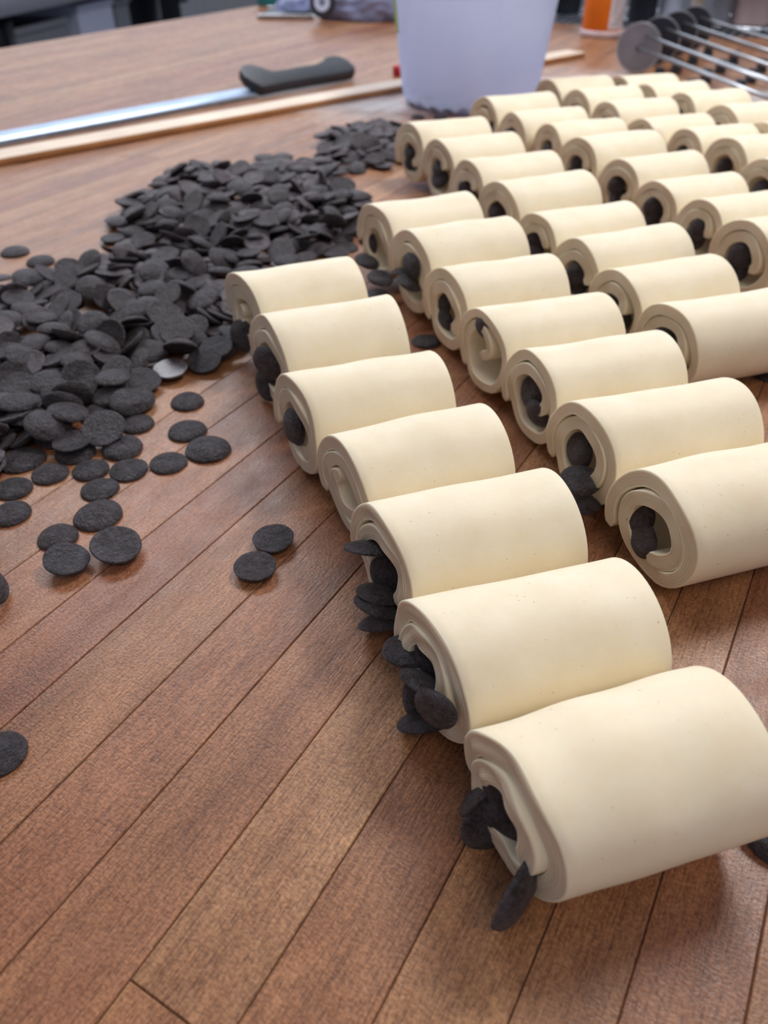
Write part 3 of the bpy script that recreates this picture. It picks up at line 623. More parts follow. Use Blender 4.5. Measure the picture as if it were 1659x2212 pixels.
HEAP_REST = '''
-2482,4800,115,-6,32,-93,-15,265;-792,8454,172,96,-11,-11,-22,240;-304,10736,159,8,-17,93,31,252;-999,8867,155,3,-99,-2,-10,225;-1183,7148,118,-5,55,-82,-14,254;-866,8785,120,75,30,7,-58,232;
-1668,9427,170,24,-77,59,5,242;-2242,7714,73,10,75,-64,13,256;-982,7545,55,65,-15,-2,75,246;-7,10080,25,0,73,68,0,248;-806,8175,175,68,18,26,67,233;-595,7838,70,32,94,-3,10,242;
-601,9468,155,23,-40,3,89,250;-748,10040,110,94,-5,-1,34,239;-2155,7944,127,-2,98,15,-14,254;-761,8261,168,10,64,75,-10,249;-551,10219,116,51,-19,12,83,241;-1521,6260,107,3,-98,-19,-1,242;
-1419,8823,225,-2,-10,-99,-14,250;-2612,5958,66,27,-72,62,15,248;-2621,5450,143,18,-97,11,15,247;-250,8560,80,22,-2,4,98,255;-2260,6304,153,84,11,-4,-53,256;-750,10690,45,12,-78,60,14,250;
-2163,8416,188,48,-14,28,-82,236;-333,8174,53,76,-11,7,64,253;-348,7740,159,-8,69,-70,17,230;-966,9413,186,96,-6,-1,-29,236;-1477,9085,166,35,35,46,-74,240;-942,9853,77,80,21,-11,56,263;
-2568,7808,25,0,96,26,0,250;-2540,8500,116,60,-21,-14,76,224;-1750,6521,166,55,-26,38,70,241;-1160,7899,127,4,-99,10,10,249;-2361,3692,45,96,5,-8,-25,259;-2153,8865,131,13,8,-99,-5,230;
-1869,8687,175,23,83,-42,28,256;-1302,10574,25,88,0,0,48,263;-1590,8370,206,-19,-14,-97,-3,251;-2078,6537,111,63,20,-2,75,233;-1218,5187,47,99,11,-2,0,247;-2227,4854,78,2,-6,99,-9,258;
-2269,6429,148,27,75,60,-8,235;-1187,5769,104,11,-92,35,11,231;-1243,9441,170,11,-87,-46,-15,257;-1667,5627,55,4,73,64,23,254;-1343,7818,173,-4,-69,-72,-4,228;-2607,9430,63,86,-2,-10,50,238;
-784,8923,154,61,-4,6,-79,227;-102,11248,116,1,45,-89,-4,242;-2464,6528,117,97,-21,-8,-2,257;-1379,6384,134,19,97,16,-4,241;-2368,3881,144,-3,-53,74,-40,238;-620,7638,51,2,-46,87,17,251;
-938,7793,138,18,-43,88,2,239;-1813,6936,93,28,89,-35,-6,249;-2328,6855,151,90,19,27,-28,240;-634,10587,109,47,8,-11,-87,241;-2301,7599,24,0,95,30,0,237;-2579,6808,112,29,-7,-3,95,246;
-1881,5462,100,-9,-51,84,-15,257;-820,9132,146,62,-11,12,-77,261;-928,8631,189,21,38,36,83,245;-775,10470,70,67,-21,12,70,236;-2136,9933,47,9,-78,-59,20,237;-948,7195,53,8,-62,75,22,249;
-3067,6087,95,43,68,58,-8,239;-1398,5809,74,83,-16,17,-51,256;-1775,8862,216,32,-47,-82,7,256;-512,10017,24,26,0,0,97,247;-2463,7463,23,99,0,0,-12,238;-2408,3922,148,70,1,-9,-70,237;
-2703,9056,24,92,0,0,38,251;-316,10169,24,84,0,0,54,249;-91,11798,123,4,-3,-99,-12,243;-1744,7367,90,18,39,-90,11,242;-2587,9222,60,59,-7,-15,-79,252;-557,10556,83,94,-10,-10,31,247;
-1526,7447,156,73,-32,-17,-57,269;137,11540,111,53,6,2,-85,249;-1946,6164,170,18,-98,0,0,257;-2520,7107,58,5,67,69,-25,256;-2851,5269,170,8,38,-92,-12,228;-624,11233,137,98,3,16,13,250;
-826,11143,128,6,86,50,8,257;-1472,9512,165,96,22,-8,12,236;-1042,9556,159,73,25,1,63,247;105,10718,100,17,14,5,-97,235;-1295,8469,178,5,13,16,-98,250;-2529,5088,71,15,6,-24,-96,239;
-3338,6402,97,65,-10,6,75,263;-1139,6926,37,15,99,-4,-3,232;-2030,8459,188,20,-51,-84,5,240;-1765,9244,157,61,-23,6,-75,235;-668,8930,168,68,-45,52,-24,253;-798,11377,68,80,0,0,61,240;
-1985,7738,58,2,-22,-97,0,233;-36,10857,118,2,9,1,-100,246;-1128,7667,150,19,-96,-18,-12,271;-2348,3699,98,85,-2,-9,52,236;-2544,5276,55,72,3,-15,-68,244;-2401,9967,36,8,77,-62,-10,242;
-1827,7580,151,93,33,12,5,249;-397,7823,40,5,23,96,17,233;-1238,8756,156,12,50,79,-32,263;-833,7796,48,14,10,-6,-98,242;-24,11687,121,23,8,19,-95,252;-2754,8054,25,0,-61,-79,0,253;
-2018,6164,109,23,-38,-90,2,232;-973,9940,65,19,-73,-64,-13,264;-2111,5020,131,-9,-9,-98,-12,232;-2374,9262,97,13,-17,97,-7,250;-247,10521,42,15,41,-90,-9,241;-1736,6241,93,5,26,-96,0,240;
-2579,8121,99,-2,-77,-62,-18,232;-1881,5761,121,74,19,-16,62,233;-2296,4639,59,6,-49,-84,-24,241;-3309,6289,47,99,-10,-6,-9,241;-3140,5894,51,22,1,-13,-97,250;-1487,7058,75,2,0,-2,-100,245;
-1894,7343,115,-9,7,-87,49,247;-1738,7187,100,20,-26,-92,20,239;-1943,9898,56,97,14,6,20,255;-1796,6816,77,25,96,-8,10,248;-734,8402,129,87,-34,5,35,266;-870,9505,126,6,59,81,-4,241;
-124,10425,122,10,97,19,13,246;194,12196,41,6,97,19,-15,256;-1460,8943,181,20,-87,-42,-13,230;-1293,8282,163,24,5,8,-97,240;-2529,9142,40,7,24,96,-15,242;-1386,8591,193,53,5,-19,-82,233;
-1991,8058,130,74,27,-10,-61,236;-444,11078,100,0,-78,-58,-24,248;-1886,9510,161,23,-8,93,-28,237;-2297,7117,39,14,82,-56,2,247;-2544,6705,103,-1,-42,89,15,235;-1512,8192,152,53,4,-2,84,243;
-558,11649,90,3,-80,-60,10,253;-1034,8302,179,99,-8,-6,-6,248;-648,9120,89,4,95,2,-31,229;-1370,6094,113,11,-30,94,10,232;-783,8065,79,96,-9,-24,11,255;-1013,8520,144,10,45,-89,7,260;
-2033,9718,39,16,-36,92,3,246;-1773,10109,26,27,0,0,96,263;-1178,7009,63,99,-15,3,-2,255;-1474,6477,71,84,0,0,54,241;-771,11030,50,84,-4,-10,-52,263;-202,8359,71,30,-18,-14,-93,252;
-1245,9947,96,0,94,33,1,255;-2348,9598,94,6,-87,48,-9,257;-1600,8981,165,59,-18,13,-78,240;-1668,8750,175,21,22,93,-22,257;-2013,10079,35,11,-2,-99,2,243;-2094,6982,106,59,-10,10,80,259;
-767,9927,55,72,-1,-14,68,257;-1051,8730,128,15,91,21,-32,225;-2780,8801,25,0,-92,40,0,250;-2328,6061,94,1,46,88,12,244;-1955,8758,162,10,86,49,12,258;-2105,8617,152,82,25,-4,-51,240;
-1794,8655,145,76,-8,-27,-58,235;-627,11526,95,27,87,-41,-8,248;-2598,6335,50,21,8,97,-10,230;-966,8062,104,17,98,3,9,236;-969,9344,134,4,58,80,-18,244;71,11822,112,45,24,18,84,220;
-508,8514,81,6,-96,-25,-7,248;-2250,7943,59,21,14,-7,96,258;-1130,6681,29,5,44,90,0,242;-1266,5969,54,49,9,10,86,260;27,11345,80,6,-46,88,-4,228;-2097,8317,111,4,72,69,-6,242;
-2469,4275,120,2,87,50,-5,244;-353,11556,113,9,12,-99,0,246;-1577,7794,113,92,17,-13,-32,238;-1873,7857,117,67,4,4,-74,265;-3147,6170,53,0,-32,92,-23,246;-609,8267,73,13,84,-51,14,238;
-684,9998,36,14,-57,81,1,238;-982,8345,116,99,-14,3,2,260;-2133,5759,32,6,-13,99,-7,235;-1598,6927,53,98,-16,3,-8,225;-2622,5792,64,64,20,-3,74,245;-2014,4800,52,98,-2,14,-15,242;
-2936,5479,24,21,0,0,98,244;-2339,4351,72,3,-21,-98,-5,220;-1209,5941,103,7,31,-94,-12,246;-920,6864,23,0,-83,-55,0,235;-812,9679,74,0,-88,-48,0,258;-2114,4143,38,7,-76,-63,-12,252;
-2318,8773,70,14,-79,50,-32,239;-2588,8874,52,66,16,-4,-73,220;-1551,9155,113,26,46,58,-61,231;-336,11298,101,13,94,28,-16,238;-2559,9890,25,100,0,0,7,261;-1255,9152,153,95,14,15,-24,249;
-1706,5879,102,16,59,-78,-14,220;-476,11349,96,5,97,-5,-22,244;-1315,7183,38,16,56,-81,0,240;-2202,4762,25,0,-30,-96,0,252;-1318,9673,153,2,98,17,-4,245;-2100,9584,80,12,96,-24,-2,230;
-404,12187,54,87,-2,-15,-48,238;-973,8164,117,4,-11,16,98,246;-729,10397,48,84,-13,0,53,236;-887,8021,78,48,23,-16,-83,236;-1680,8349,132,25,-44,-86,-1,272;-1879,9699,62,27,15,95,9,250;
-1743,5850,47,10,80,-59,1,235;-2446,6875,59,11,-99,2,2,230;23,12225,47,17,-41,-89,10,257;-579,7348,23,0,98,17,0,227;-1303,10019,56,13,-96,23,10,261;-1794,8133,116,3,-82,54,18,228;
-27,11128,84,8,48,87,-10,256;-2672,8297,47,30,5,-9,-95,251;-955,7836,72,7,-69,72,-1,245;-1697,6483,106,23,-21,49,82,220;-787,9279,79,10,-46,88,6,243;-148,11438,89,5,53,84,11,246;
-887,9140,116,6,87,-46,-15,247;-845,8470,111,8,87,-47,13,229;-1796,5623,73,8,-47,-83,-28,230;-613,8202,46,9,18,97,-17,249;-2502,9640,34,12,-98,18,0,233;-825,8355,50,82,-7,8,56,263;
-2197,6633,97,99,7,-7,-10,232;-1223,9353,106,10,9,99,1,254;-2964,6564,74,69,0,0,-72,250;-1445,5781,47,20,62,-74,-11,222;-2082,5073,58,4,-50,-86,-5,252;-2541,4268,80,5,98,-16,-10,240;
-127,7546,24,22,0,0,-98,244;-2091,7181,47,14,84,-49,16,242;-2082,7494,24,39,0,0,-92,251;-1606,7148,23,92,0,0,-40,242;-2017,9073,115,3,-8,100,1,237;-1462,8006,159,7,48,87,10,236;
-1504,7318,30,5,49,-87,1,250;-532,9658,58,47,-1,-17,-86,243;-2472,8299,56,14,-5,-97,20,256;-1879,9180,122,29,2,-19,94,220;-2371,9002,41,8,61,78,16,241;-1641,7787,143,76,18,-10,-61,254;
-2812,6361,24,0,-92,-40,0,243;-1360,5610,22,91,0,0,42,228;-2652,4695,58,5,-96,1,26,248;-847,10207,57,82,13,-5,-55,265;-432,11959,49,12,96,18,-16,259;-248,8856,67,72,-3,20,67,258;
-1607,5737,24,59,0,0,-81,246;-1916,5024,25,72,0,0,-69,256;-2261,5207,81,93,-4,8,-35,241;-326,11753,110,90,3,-10,42,230;-2074,9263,99,0,62,-78,-11,257;-298,7983,25,0,73,-68,0,253;
-2020,7935,26,1,55,-84,0,252;-2863,6786,37,4,92,-36,12,246;-740,11758,65,61,13,-9,-78,244;-496,9315,34,9,18,-98,-6,242;-1135,8898,99,90,21,-4,-38,221;-359,10745,44,99,9,2,6,248;
-1201,7450,24,6,0,0,100,251;-973,9680,66,29,-66,-68,13,242;-385,10535,48,95,1,13,-27,230;-2620,6053,23,65,0,0,-76,240;-2639,4595,97,26,-27,-93,0,250;208,11182,80,2,-67,73,-13,265;
-1633,7499,25,26,0,0,96,254;-2446,7946,53,68,1,14,72,249;-1589,9329,148,67,-34,-15,64,254;-2335,8539,116,60,10,-12,-78,243;-2003,6474,117,92,20,11,31,240;-2715,5268,72,16,20,96,-10,224;
-2522,5279,111,46,-15,1,88,253;-126,10298,25,0,100,-10,0,248;170,12015,36,14,65,-75,2,241;-2060,8292,63,1,27,96,-10,253;-1522,8628,219,48,7,-3,-88,237;-1810,7628,61,8,35,-92,-14,248;
-2193,9050,96,11,-24,-96,7,258;-725,9271,36,9,-99,-10,-7,247;-2476,8700,49,18,38,90,-11,250;-1647,5242,23,0,12,-99,0,234;-432,8377,25,0,91,41,0,255;-2255,9632,48,99,-12,-1,-2,243;
-2732,8559,25,0,-73,68,0,248;-2388,6675,24,12,0,0,99,250;-1121,5590,25,47,0,0,88,253;-1889,6630,70,8,-90,43,-8,228;-2305,8183,89,8,-11,-98,-14,250;-1038,9233,121,50,1,4,87,230;
-1064,7761,23,100,0,0,5,240;-1107,8122,148,2,-42,90,-9,254;-456,8993,34,9,-96,-28,-3,251;-1229,7539,81,18,-10,-4,98,234;-1775,8314,110,6,70,-66,-24,248;-2798,6161,34,12,-64,76,7,226;
-696,11469,23,0,-33,-94,0,229;-1017,7323,23,0,-88,48,0,234;-2501,9433,35,4,-99,8,-9,251;-1550,9305,122,37,44,82,4,258;-1096,9014,71,1,-19,96,23,257;-1634,6350,63,11,-66,74,6,248;
-2389,4197,25,0,-96,-29,0,243;-3281,6076,23,71,0,0,-70,234;-283,12167,40,5,95,-28,15,249;-525,10567,24,100,0,0,-2,251;104,11000,55,3,78,-58,24,254;-420,11229,45,21,47,86,-6,220;
219,11405,72,8,95,-26,12,243;-2261,8158,126,11,-90,41,12,237;-2122,7739,24,29,0,0,96,248;-1406,8937,102,3,-95,28,-14,247;-2324,6231,39,14,86,49,4,247;-1773,5399,41,8,92,36,12,270;
-584,11269,35,11,54,84,-4,245;-2182,8865,50,95,10,3,-30,266;-1443,7458,58,59,-15,-4,-79,255;-260,8575,29,3,46,89,-3,250;-1615,7580,67,13,66,-74,3,227;-1713,9511,92,3,-85,-50,-14,263;
-1917,8458,119,0,-41,-91,0,246;-2465,6221,89,2,-53,82,-23,248;-1393,6889,62,10,34,-92,-16,237;-1898,5914,69,17,-84,-42,30,239;-1646,6039,60,91,19,-4,36,237;-84,10837,37,1,-3,99,10,260;
-106,11521,67,13,14,17,-97,238;28,11323,26,0,54,-84,0,257;-860,7534,24,94,0,0,34,245;-692,8588,101,13,-90,40,-6,235;-891,8238,31,11,90,-42,2,220;-1631,7806,24,0,92,-40,0,244;
-2275,9197,69,96,0,0,-26,234;-1070,9516,89,84,-9,34,-43,223;-2801,5817,27,1,-90,-44,0,254;-1523,6779,53,81,-15,-6,-56,231;-2479,5653,69,30,0,0,95,251;-2731,3534,58,41,-4,-17,90,240;
-2776,4304,89,12,-86,-50,-6,262;236,10338,22,0,-100,-8,0,223;-1979,6889,77,3,38,92,-11,247;-3106,5657,97,16,-7,8,98,248;-214,11333,37,8,86,-50,8,256;-106,10685,72,92,-1,-3,39,220;
-1247,9147,76,20,0,3,-98,241;-433,8708,38,9,29,-94,13,237;-1385,7635,69,11,-1,99,1,248;-2459,6377,37,3,-87,-47,-17,220;-2003,6325,81,41,-91,7,2,234;-2372,5274,39,35,-2,-7,-93,244;
-629,10209,26,0,-19,-98,0,260;76,11553,40,10,-50,-85,-12,247;-2301,9181,23,0,-86,-52,0,236;-1855,7698,22,98,0,0,-22,232;-989,8932,96,15,-20,96,15,259;-1891,7244,24,9,0,0,-100,245;
-2501,8532,30,6,9,99,-4,230;-1821,9261,89,84,2,6,-53,272;-2011,6784,26,0,-37,93,0,257;-2649,6873,26,0,-100,-4,0,256;-1900,7059,45,30,10,-6,95,227;-1810,6363,50,23,12,-5,96,240;
-1672,6609,117,30,90,29,-14,248;-432,11443,25,2,88,-48,-3,222;-657,11377,86,7,-77,-61,18,239;-206,12008,72,64,-19,0,74,230;-341,11529,63,2,-95,-29,9,233;-649,9463,24,0,-23,-97,0,243;
-660,9060,22,72,0,0,70,229;-678,8044,39,7,0,99,-14,245;-1577,8250,47,79,-5,-12,60,232;-1399,7856,68,10,0,0,-99,250;-748,8638,31,1,-90,44,-7,245;-1343,8935,66,47,-15,-13,86,255;
-898,9468,70,66,8,-14,-73,229;-1285,8577,131,92,12,3,36,249;-1565,6623,24,0,69,-72,0,243;-2097,7045,24,65,0,0,-76,250;-1956,6217,111,15,-26,-95,-3,247;-2019,5578,84,32,1,-10,-94,233;
-1827,5953,102,18,14,-97,-3,250;-2244,6520,31,3,60,79,10,220;-2186,4446,24,97,0,0,-23,251;-2829,5697,85,12,96,26,-4,240;-3046,4080,55,94,17,6,30,222;-2850,4082,41,7,-51,84,15,247;
-3159,4858,90,13,34,86,36,251;-2964,3886,51,43,-10,-10,-89,241;-2512,3702,84,7,-88,45,-13,220;-3002,3783,22,83,0,0,-55,226;-2861,4632,127,2,58,82,-4,246;-3197,4580,97,1,87,-49,5,235;
-2955,4443,111,51,12,0,-85,227;-2726,3888,57,90,-12,-10,-41,249;-2610,3635,25,0,13,99,0,252;-3889,5777,26,0,63,78,0,265;-3382,4472,25,51,0,0,86,253;-2742,3952,88,3,40,-90,15,246;
-3184,4190,46,92,10,-7,-36,230;-3048,4307,33,5,-96,26,-6,250;-2758,3774,40,16,94,29,-1,250;-3239,5002,79,20,-36,-89,-18,247;-3792,5365,23,92,0,0,40,240;-3040,5489,153,25,-5,-5,96,252;
-3188,5161,110,98,19,3,-2,250;-2871,4929,127,51,-15,3,-85,241;-3361,4911,38,3,99,-1,-16,237;-3219,4346,64,6,56,-81,15,245;-2638,4173,27,2,-69,72,0,258;-2943,5130,142,33,-10,3,94,237;
-4078,5756,56,83,-7,-13,54,255;-3155,4430,93,17,96,23,2,225;-3536,6338,26,0,-56,-83,0,258;-4236,5944,25,100,0,0,-9,257;-2430,3465,67,15,43,-85,27,257;-2557,4065,92,14,53,83,-12,227;
-3348,5871,64,29,53,79,-12,243;-3746,6195,22,98,0,0,18,224;-3421,5546,43,16,-83,-54,5,258;-3043,4543,60,11,-98,-14,-10,238;-3404,6051,70,97,0,0,24,243;-3027,4990,96,8,93,-36,-2,247;
-3617,5442,33,10,93,-36,4,237;-3609,5234,68,69,-20,-6,70,252;-3306,5750,38,7,92,35,14,239;-3476,5075,26,41,0,0,91,272;-3698,5548,53,22,78,58,-6,251;-3273,5472,99,63,-13,0,76,239;
-3127,5282,89,18,-52,-83,-8,220;-2974,4788,92,48,7,-3,-88,255;-3405,5314,54,26,-36,90,-5,234;-3524,5230,49,11,98,3,18,251;-3520,5725,27,2,-28,96,-1,253;-3423,5364,117,69,8,-21,-69,222;
-2959,5246,67,10,31,-90,-28,242;-2768,4510,87,16,5,7,98,253;-3675,5709,60,24,65,72,10,246;-3488,6101,23,0,-97,-23,0,234;-2520,3995,64,94,-7,-20,-25,236;-180,7759,25,0,49,87,0,252;
-3339,5100,57,41,-17,-4,-90,239;-2836,5056,68,98,18,5,-8,229;-69,7268,26,0,-84,-54,0,257;-2855,4720,63,10,-43,90,-7,241;-2816,4315,37,8,18,-98,-10,243;288,11262,37,10,-42,90,-5,259;
-2979,5446,109,79,-2,-7,61,235;-3264,4689,48,91,9,-6,-40,255;233,10831,72,0,100,-1,0,245;253,11787,72,96,-8,-10,27,228;-1263,6596,68,98,-3,-4,19,248;-3019,4919,42,74,5,8,-67,238;
211,10776,24,0,100,-10,0,240;-462,10881,22,97,0,0,26,225;-275,10972,25,0,16,-99,0,248;262,10563,37,11,-82,-56,11,239;-86,10309,71,80,0,0,60,228;-1171,7782,57,13,7,99,-3,243;
-2498,8926,39,5,-98,-13,-15,244;-1515,10113,49,38,-9,-4,92,272;-502,8019,60,30,-11,-95,2,237;-2164,8724,61,6,-1,17,-98,255;-1700,9687,88,43,7,3,-90,257;-1696,8027,129,1,-89,-46,2,250;
-1483,8306,112,2,-82,57,4,251;-2180,5961,48,10,-96,15,-20,234;-1497,5517,36,7,-94,31,-7,263;-1727,6774,57,10,9,96,-25,240;-2398,5046,52,98,-10,-10,13,246;-2807,4871,32,6,-92,-39,-6,240;
-2899,5110,43,9,-63,76,16,243;-3060,4677,26,100,0,0,5,270;-3126,5124,24,0,-34,-94,0,238;
'''
LOOSE = [(-0.0652, 0.2843, 0.0219, 1), (-0.0583, 0.3057, 0.0223, 1), (-0.1579, 0.3284, 0.0267, 0), (-0.1741, 0.3101, 0.0216, 0), (-0.1614, 0.2876, 0.0227, 1), (-0.1388, 0.2978, 0.0264, 1), (-0.2065, 0.3300, 0.0215, 0), (-0.1896, 0.2651, 0.0215, 0), (-0.1537, 0.1777, 0.0215, 0), (-0.1638, 0.3522, 0.0217, 0), (-0.1521, 0.3715, 0.0229, 0), (-0.1301, 0.3785, 0.0226, 0), (-0.1086, 0.3927, 0.0283, 0), (-0.1255, 0.4135, 0.0245, 0), (-0.1327, 0.4496, 0.0228, 0), (-0.1746, 0.3712, 0.0215, 0), (-0.1977, 0.3674, 0.0215, 0), (-0.2192, 0.3816, 0.0272, 0), (-0.1895, 0.3893, 0.0247, 0), (-0.1618, 0.3940, 0.0255, 0), (-0.2139, 0.3529, 0.0215, 0), (-0.1515, 0.4868, 0.0247, 1), (-0.1287, 0.4974, 0.0251, 1), (-0.3513, 0.7240, 0.0268, 0), (-0.3181, 0.6993, 0.0252, 0), (0.0507, 1.2790, 0.0215, 0), (0.0851, 1.2821, 0.0215, 0), (-0.1701, 0.4492, 0.0215, 0), (-0.1783, 0.4708, 0.0241, 0), (-0.1793, 0.4111, 0.0227, 0), (-0.1595, 0.4217, 0.0218, 0), (0.0319, 0.5380, 0.0215, 0), (-0.1874, 0.4336, 0.0246, 0), (-0.0057, 0.6256, 0.0224, 0)]
def parse(t):
    out = []
    for w_ in t.replace('\n', '').split(';'):
        if w_:
            q = [int(c) for c in w_.split(',')]
            out.append((q[0] / 1e4, q[1] / 1e4, q[2] / 1e4, Quaternion((q[3] / 100, q[4] / 100, q[5] / 100, q[6] / 100)).normalized(), q[7] / 1e4))
    return out
def heap_of(x, y):
    if x > -0.10 and y > 0.97: return 'small far heap', 'discs of the small far heap'
    if y > 0.66: return 'big middle heap', 'discs of the big middle heap'
    if x < -0.225: return 'left edge spread', 'discs spread at the left edge'
    return 'near spread', 'discs of the near spread'
NTH = ['leftmost', 'second from the left', 'third from the left', 'fourth from the left', 'fifth from the left', 'sixth from the left', 'seventh from the left', 'eighth from the left',
       'ninth from the left', 'ninth from the right', 'eighth from the right', 'seventh from the right', 'sixth from the right', 'fifth from the right', 'fourth from the right', 'third from the right', 'second from the right', 'rightmost']
BANDS = ['along the front rim', 'just behind the front rim', 'on the front slope', 'below the crest', 'on the crest', 'behind the crest', 'on the back slope', 'near the back rim', 'along the back rim']
heaps = {}
for c in parse(HEAP): heaps.setdefault(heap_of(c[0], c[1]), []).append(c)
for (hn, grp), cs_ in heaps.items():
    cs_.sort(key=lambda c: c[1] / (H - c[2] * .6))       # from the camera outwards
    nb = max(1, min(len(BANDS), round(len(cs_) / 9))); per = math.ceil(len(cs_) / nb)
    bands = [BANDS[round(i * (len(BANDS) - 1) / max(1, nb - 1))] for i in range(nb)]
    for bi in range(nb):
        row_ = sorted(cs_[bi * per:(bi + 1) * per], key=lambda c: c[0] / c[1]); m_ = len(row_)
        for k, (x, y, z, q, D) in enumerate(row_):
            nth = NTH[k] if k <= m_ / 2 and k < 9 else NTH[max(9, 18 - (m_ - k))]
            n = q @ Vector((0, 0, 1)); kd_ = 'domed disc' if n.z > .8 else ('flat-faced disc' if n.z < -.8 else 'tilted disc')
            disc((x, y, z), q, D, '%s, %s %s of the %s' % (kd_, nth, bands[bi], hn), grp)
rest = parse(HEAP_REST)
if rest:
    V = []; F = []; src = [v.co.copy() for v in DISC_LOW.vertices]; sf = [tuple(p.vertices) for p in DISC_LOW.polygons]
    for (x, y, z, q, D) in rest:
        b0 = len(V); V += [tuple(q @ (c * (D / 2)) + Vector((x, y, z + .0005))) for c in src]; F += [tuple(i + b0 for i in f) for f in sf]
    hm, = [M_CHOC.copy()]
    for n_ in hm.node_tree.nodes:
        if n_.type == 'BSDF_PRINCIPLED': n_.inputs['Specular IOR Level'].default_value = 0.3; n_.inputs['Roughness'].default_value = 0.6
        if n_.type == 'MAPPING': n_.inputs['Scale'].default_value = (80, 80, 80)
        if n_.type == 'BUMP': n_.inputs['Distance'].default_value = 0.0002
    o = mesh('chocolate_disc_heap', V, F, hm); tag(o, 'remaining small dark chocolate discs showing between those of the heaps', 'chocolate', kind='stuff')
LL = ['lower left of the two discs lying alone on the bare boards', 'upper right of the two discs lying alone on the bare boards', 'big domed disc left of the bare boards, in front of the spread',
      'round domed disc touching the tilted flat-faced disc at lower left', 'tilted flat-faced disc, left of the nearest pair at lower left', 'wide flat-faced disc, right of the nearest pair at lower left',
      'disc at the left photo edge level with the big domed disc', 'disc standing cut off at the left photo edge below the spread', 'nearest disc, cut off at the left photo edge on bare boards',
      'domed disc just behind the big domed one', 'domed disc in the front fringe, third from its right end', 'very round domed disc in the front fringe, second from its right end',
      'rightmost and widest disc of the front fringe', 'domed disc just behind the widest one of the fringe', 'single disc lying between the shiny disc and the fringe',
      'low disc left in the front fringe, behind the paired ones', 'disc under the broad one near the left photo edge', 'broad domed disc near the left photo edge', 'domed disc in the middle of the fringe',
      'domed disc right of the middle of the fringe', 'small disc below the broad one at the left photo edge', 'shiny bluish flat-faced disc catching the light', 'smooth flat-faced disc right of the shiny one',
      'leftmost of the two discs lying alone behind the spread', 'right one of the two discs lying alone behind the spread', 'tiny far disc just in front of the tub', 'far disc at the foot of the tub, beside the far roll',
      'disc at the right rim of the spread above the fringe', 'narrow disc at the right rim, below the shiny one', 'flat disc behind the fringe at its middle', 'lighter disc overlapping another behind the fringe',
      'disc lying under the second row between rolls', 'disc inside the fringe rim at the right', 'disc lying behind the end of the last roll of the leftmost row']
for k, (x, y, D, fl) in enumerate(LOOSE):
    q = Quaternion((1, 0, 0), math.pi) if fl else Quaternion((1, 0, 0, 0))
    q = Quaternion((0, 0, 1), k * 1.7) @ q
    z = .195 * D / 2 + .0001
    if k in (4, 5): q = Quaternion((0.3, 1, 0), .18) @ q; z += .0018
    if k == 21: q = Vector((-.03, -.11, .99)).to_track_quat('Z', 'Y') @ Quaternion((1, 0, 0), math.pi); z += .0014
    if k == 22: q = Quaternion((1, -.2, 0), .35) @ q; z += .003
    if k == 7: q = Quaternion((0, 1, 0), .9) @ q; z += .008
    o = disc((x, y, z + (.0004 if fl else 0)), q, D, LL[min(k, len(LL) - 1)], 'loose chocolate discs')
    if k == 21:
        o.data = o.data.copy(); o.data.materials.clear(); o.data.materials.append(M_CHOC_SHINY)

p = ground(1674, 1826); disc((p.x, p.y, .008), Vector((-.3, -.5, .8)).to_track_quat('Z', 'Y'), .024, 'disc peeking out under the right end of the nearest roll at the photo edge', 'loose chocolate discs')
p = ground(1662, 812); disc((p.x, p.y, .0026), Quaternion((1, 0, 0, 0)), .023, 'disc lying at the right photo edge behind the second row, by the big roll', 'loose chocolate discs')

# ------------------------------------------------------------------ translucent tub
BK = empty('plastic_tub', (0.138, 1.392, 0))
tag(BK, 'large translucent white plastic tub standing behind the pastry rolls', 'tub')
prof = [(0.0, .0025), (.088, .0025), (.100, .0035), (.1065, .010), (.1090, .022), (.1245, .146), (.1268, .148), (.1272, .152), (.1285, .172)]
pro2 = [(r - .0016 if r > .05 else r, z + (.0016 if z < .02 else 0)) for r, z in prof[::-1]]
b = MB(); b.lathe(prof + pro2, 64); b.build('wall', M_BUCKET, BK, smooth=True)
b = MB(); b.lathe([(.1288, .165), (.1340, .165), (.1350, .171), (.1335, .1765), (.1288, .1765)], 64, close=True); b.build('rim', M_BUCKET, BK, smooth=True)
b = MB(); a0 = math.radians(184)
v = []; 
for k in range(7):
    th = a0 + math.radians(3.2) * (k - 3) * 1.0
    for z in (.098, .150):
        rr_ = .1090 + (z - .022) * .119 + .0007; v.append((rr_ * math.cos(th), rr_ * math.sin(th), z))
b.add(v, [(2 * k, 2 * k + 2, 2 * k + 3, 2 * k + 1) for k in range(6)])
b.add([(p[0] * 1.004, p[1] * 1.004, p[2]) for p in v], [(2 * k + 1, 2 * k + 3, 2 * k + 2, 2 * k) for k in range(6)])
tag(b.build('sticker', M_GREEN, BK), 'lime green sticker on the left side')
tr_ = random.Random(8)
k = 0
for ring, (rad, cnt) in enumerate(((.094, 9), (.072, 6))):
    for i in range(cnt):
        th = math.radians(176 + (14 if ring == 0 else 18) * i); zz = .0085 + (.005 if (i + ring) % 3 == 0 else 0)
        q = Vector((tr_.uniform(-.25, .25), tr_.uniform(-.25, .25), 1)).to_track_quat('Z', 'Y')
        disc((0.138 + rad * math.cos(th), 1.392 + rad * math.sin(th), zz), q, .0215, 'dark chocolate disc left in the bottom of the translucent tub', 'discs in the bottom of the tub', DISC[0])

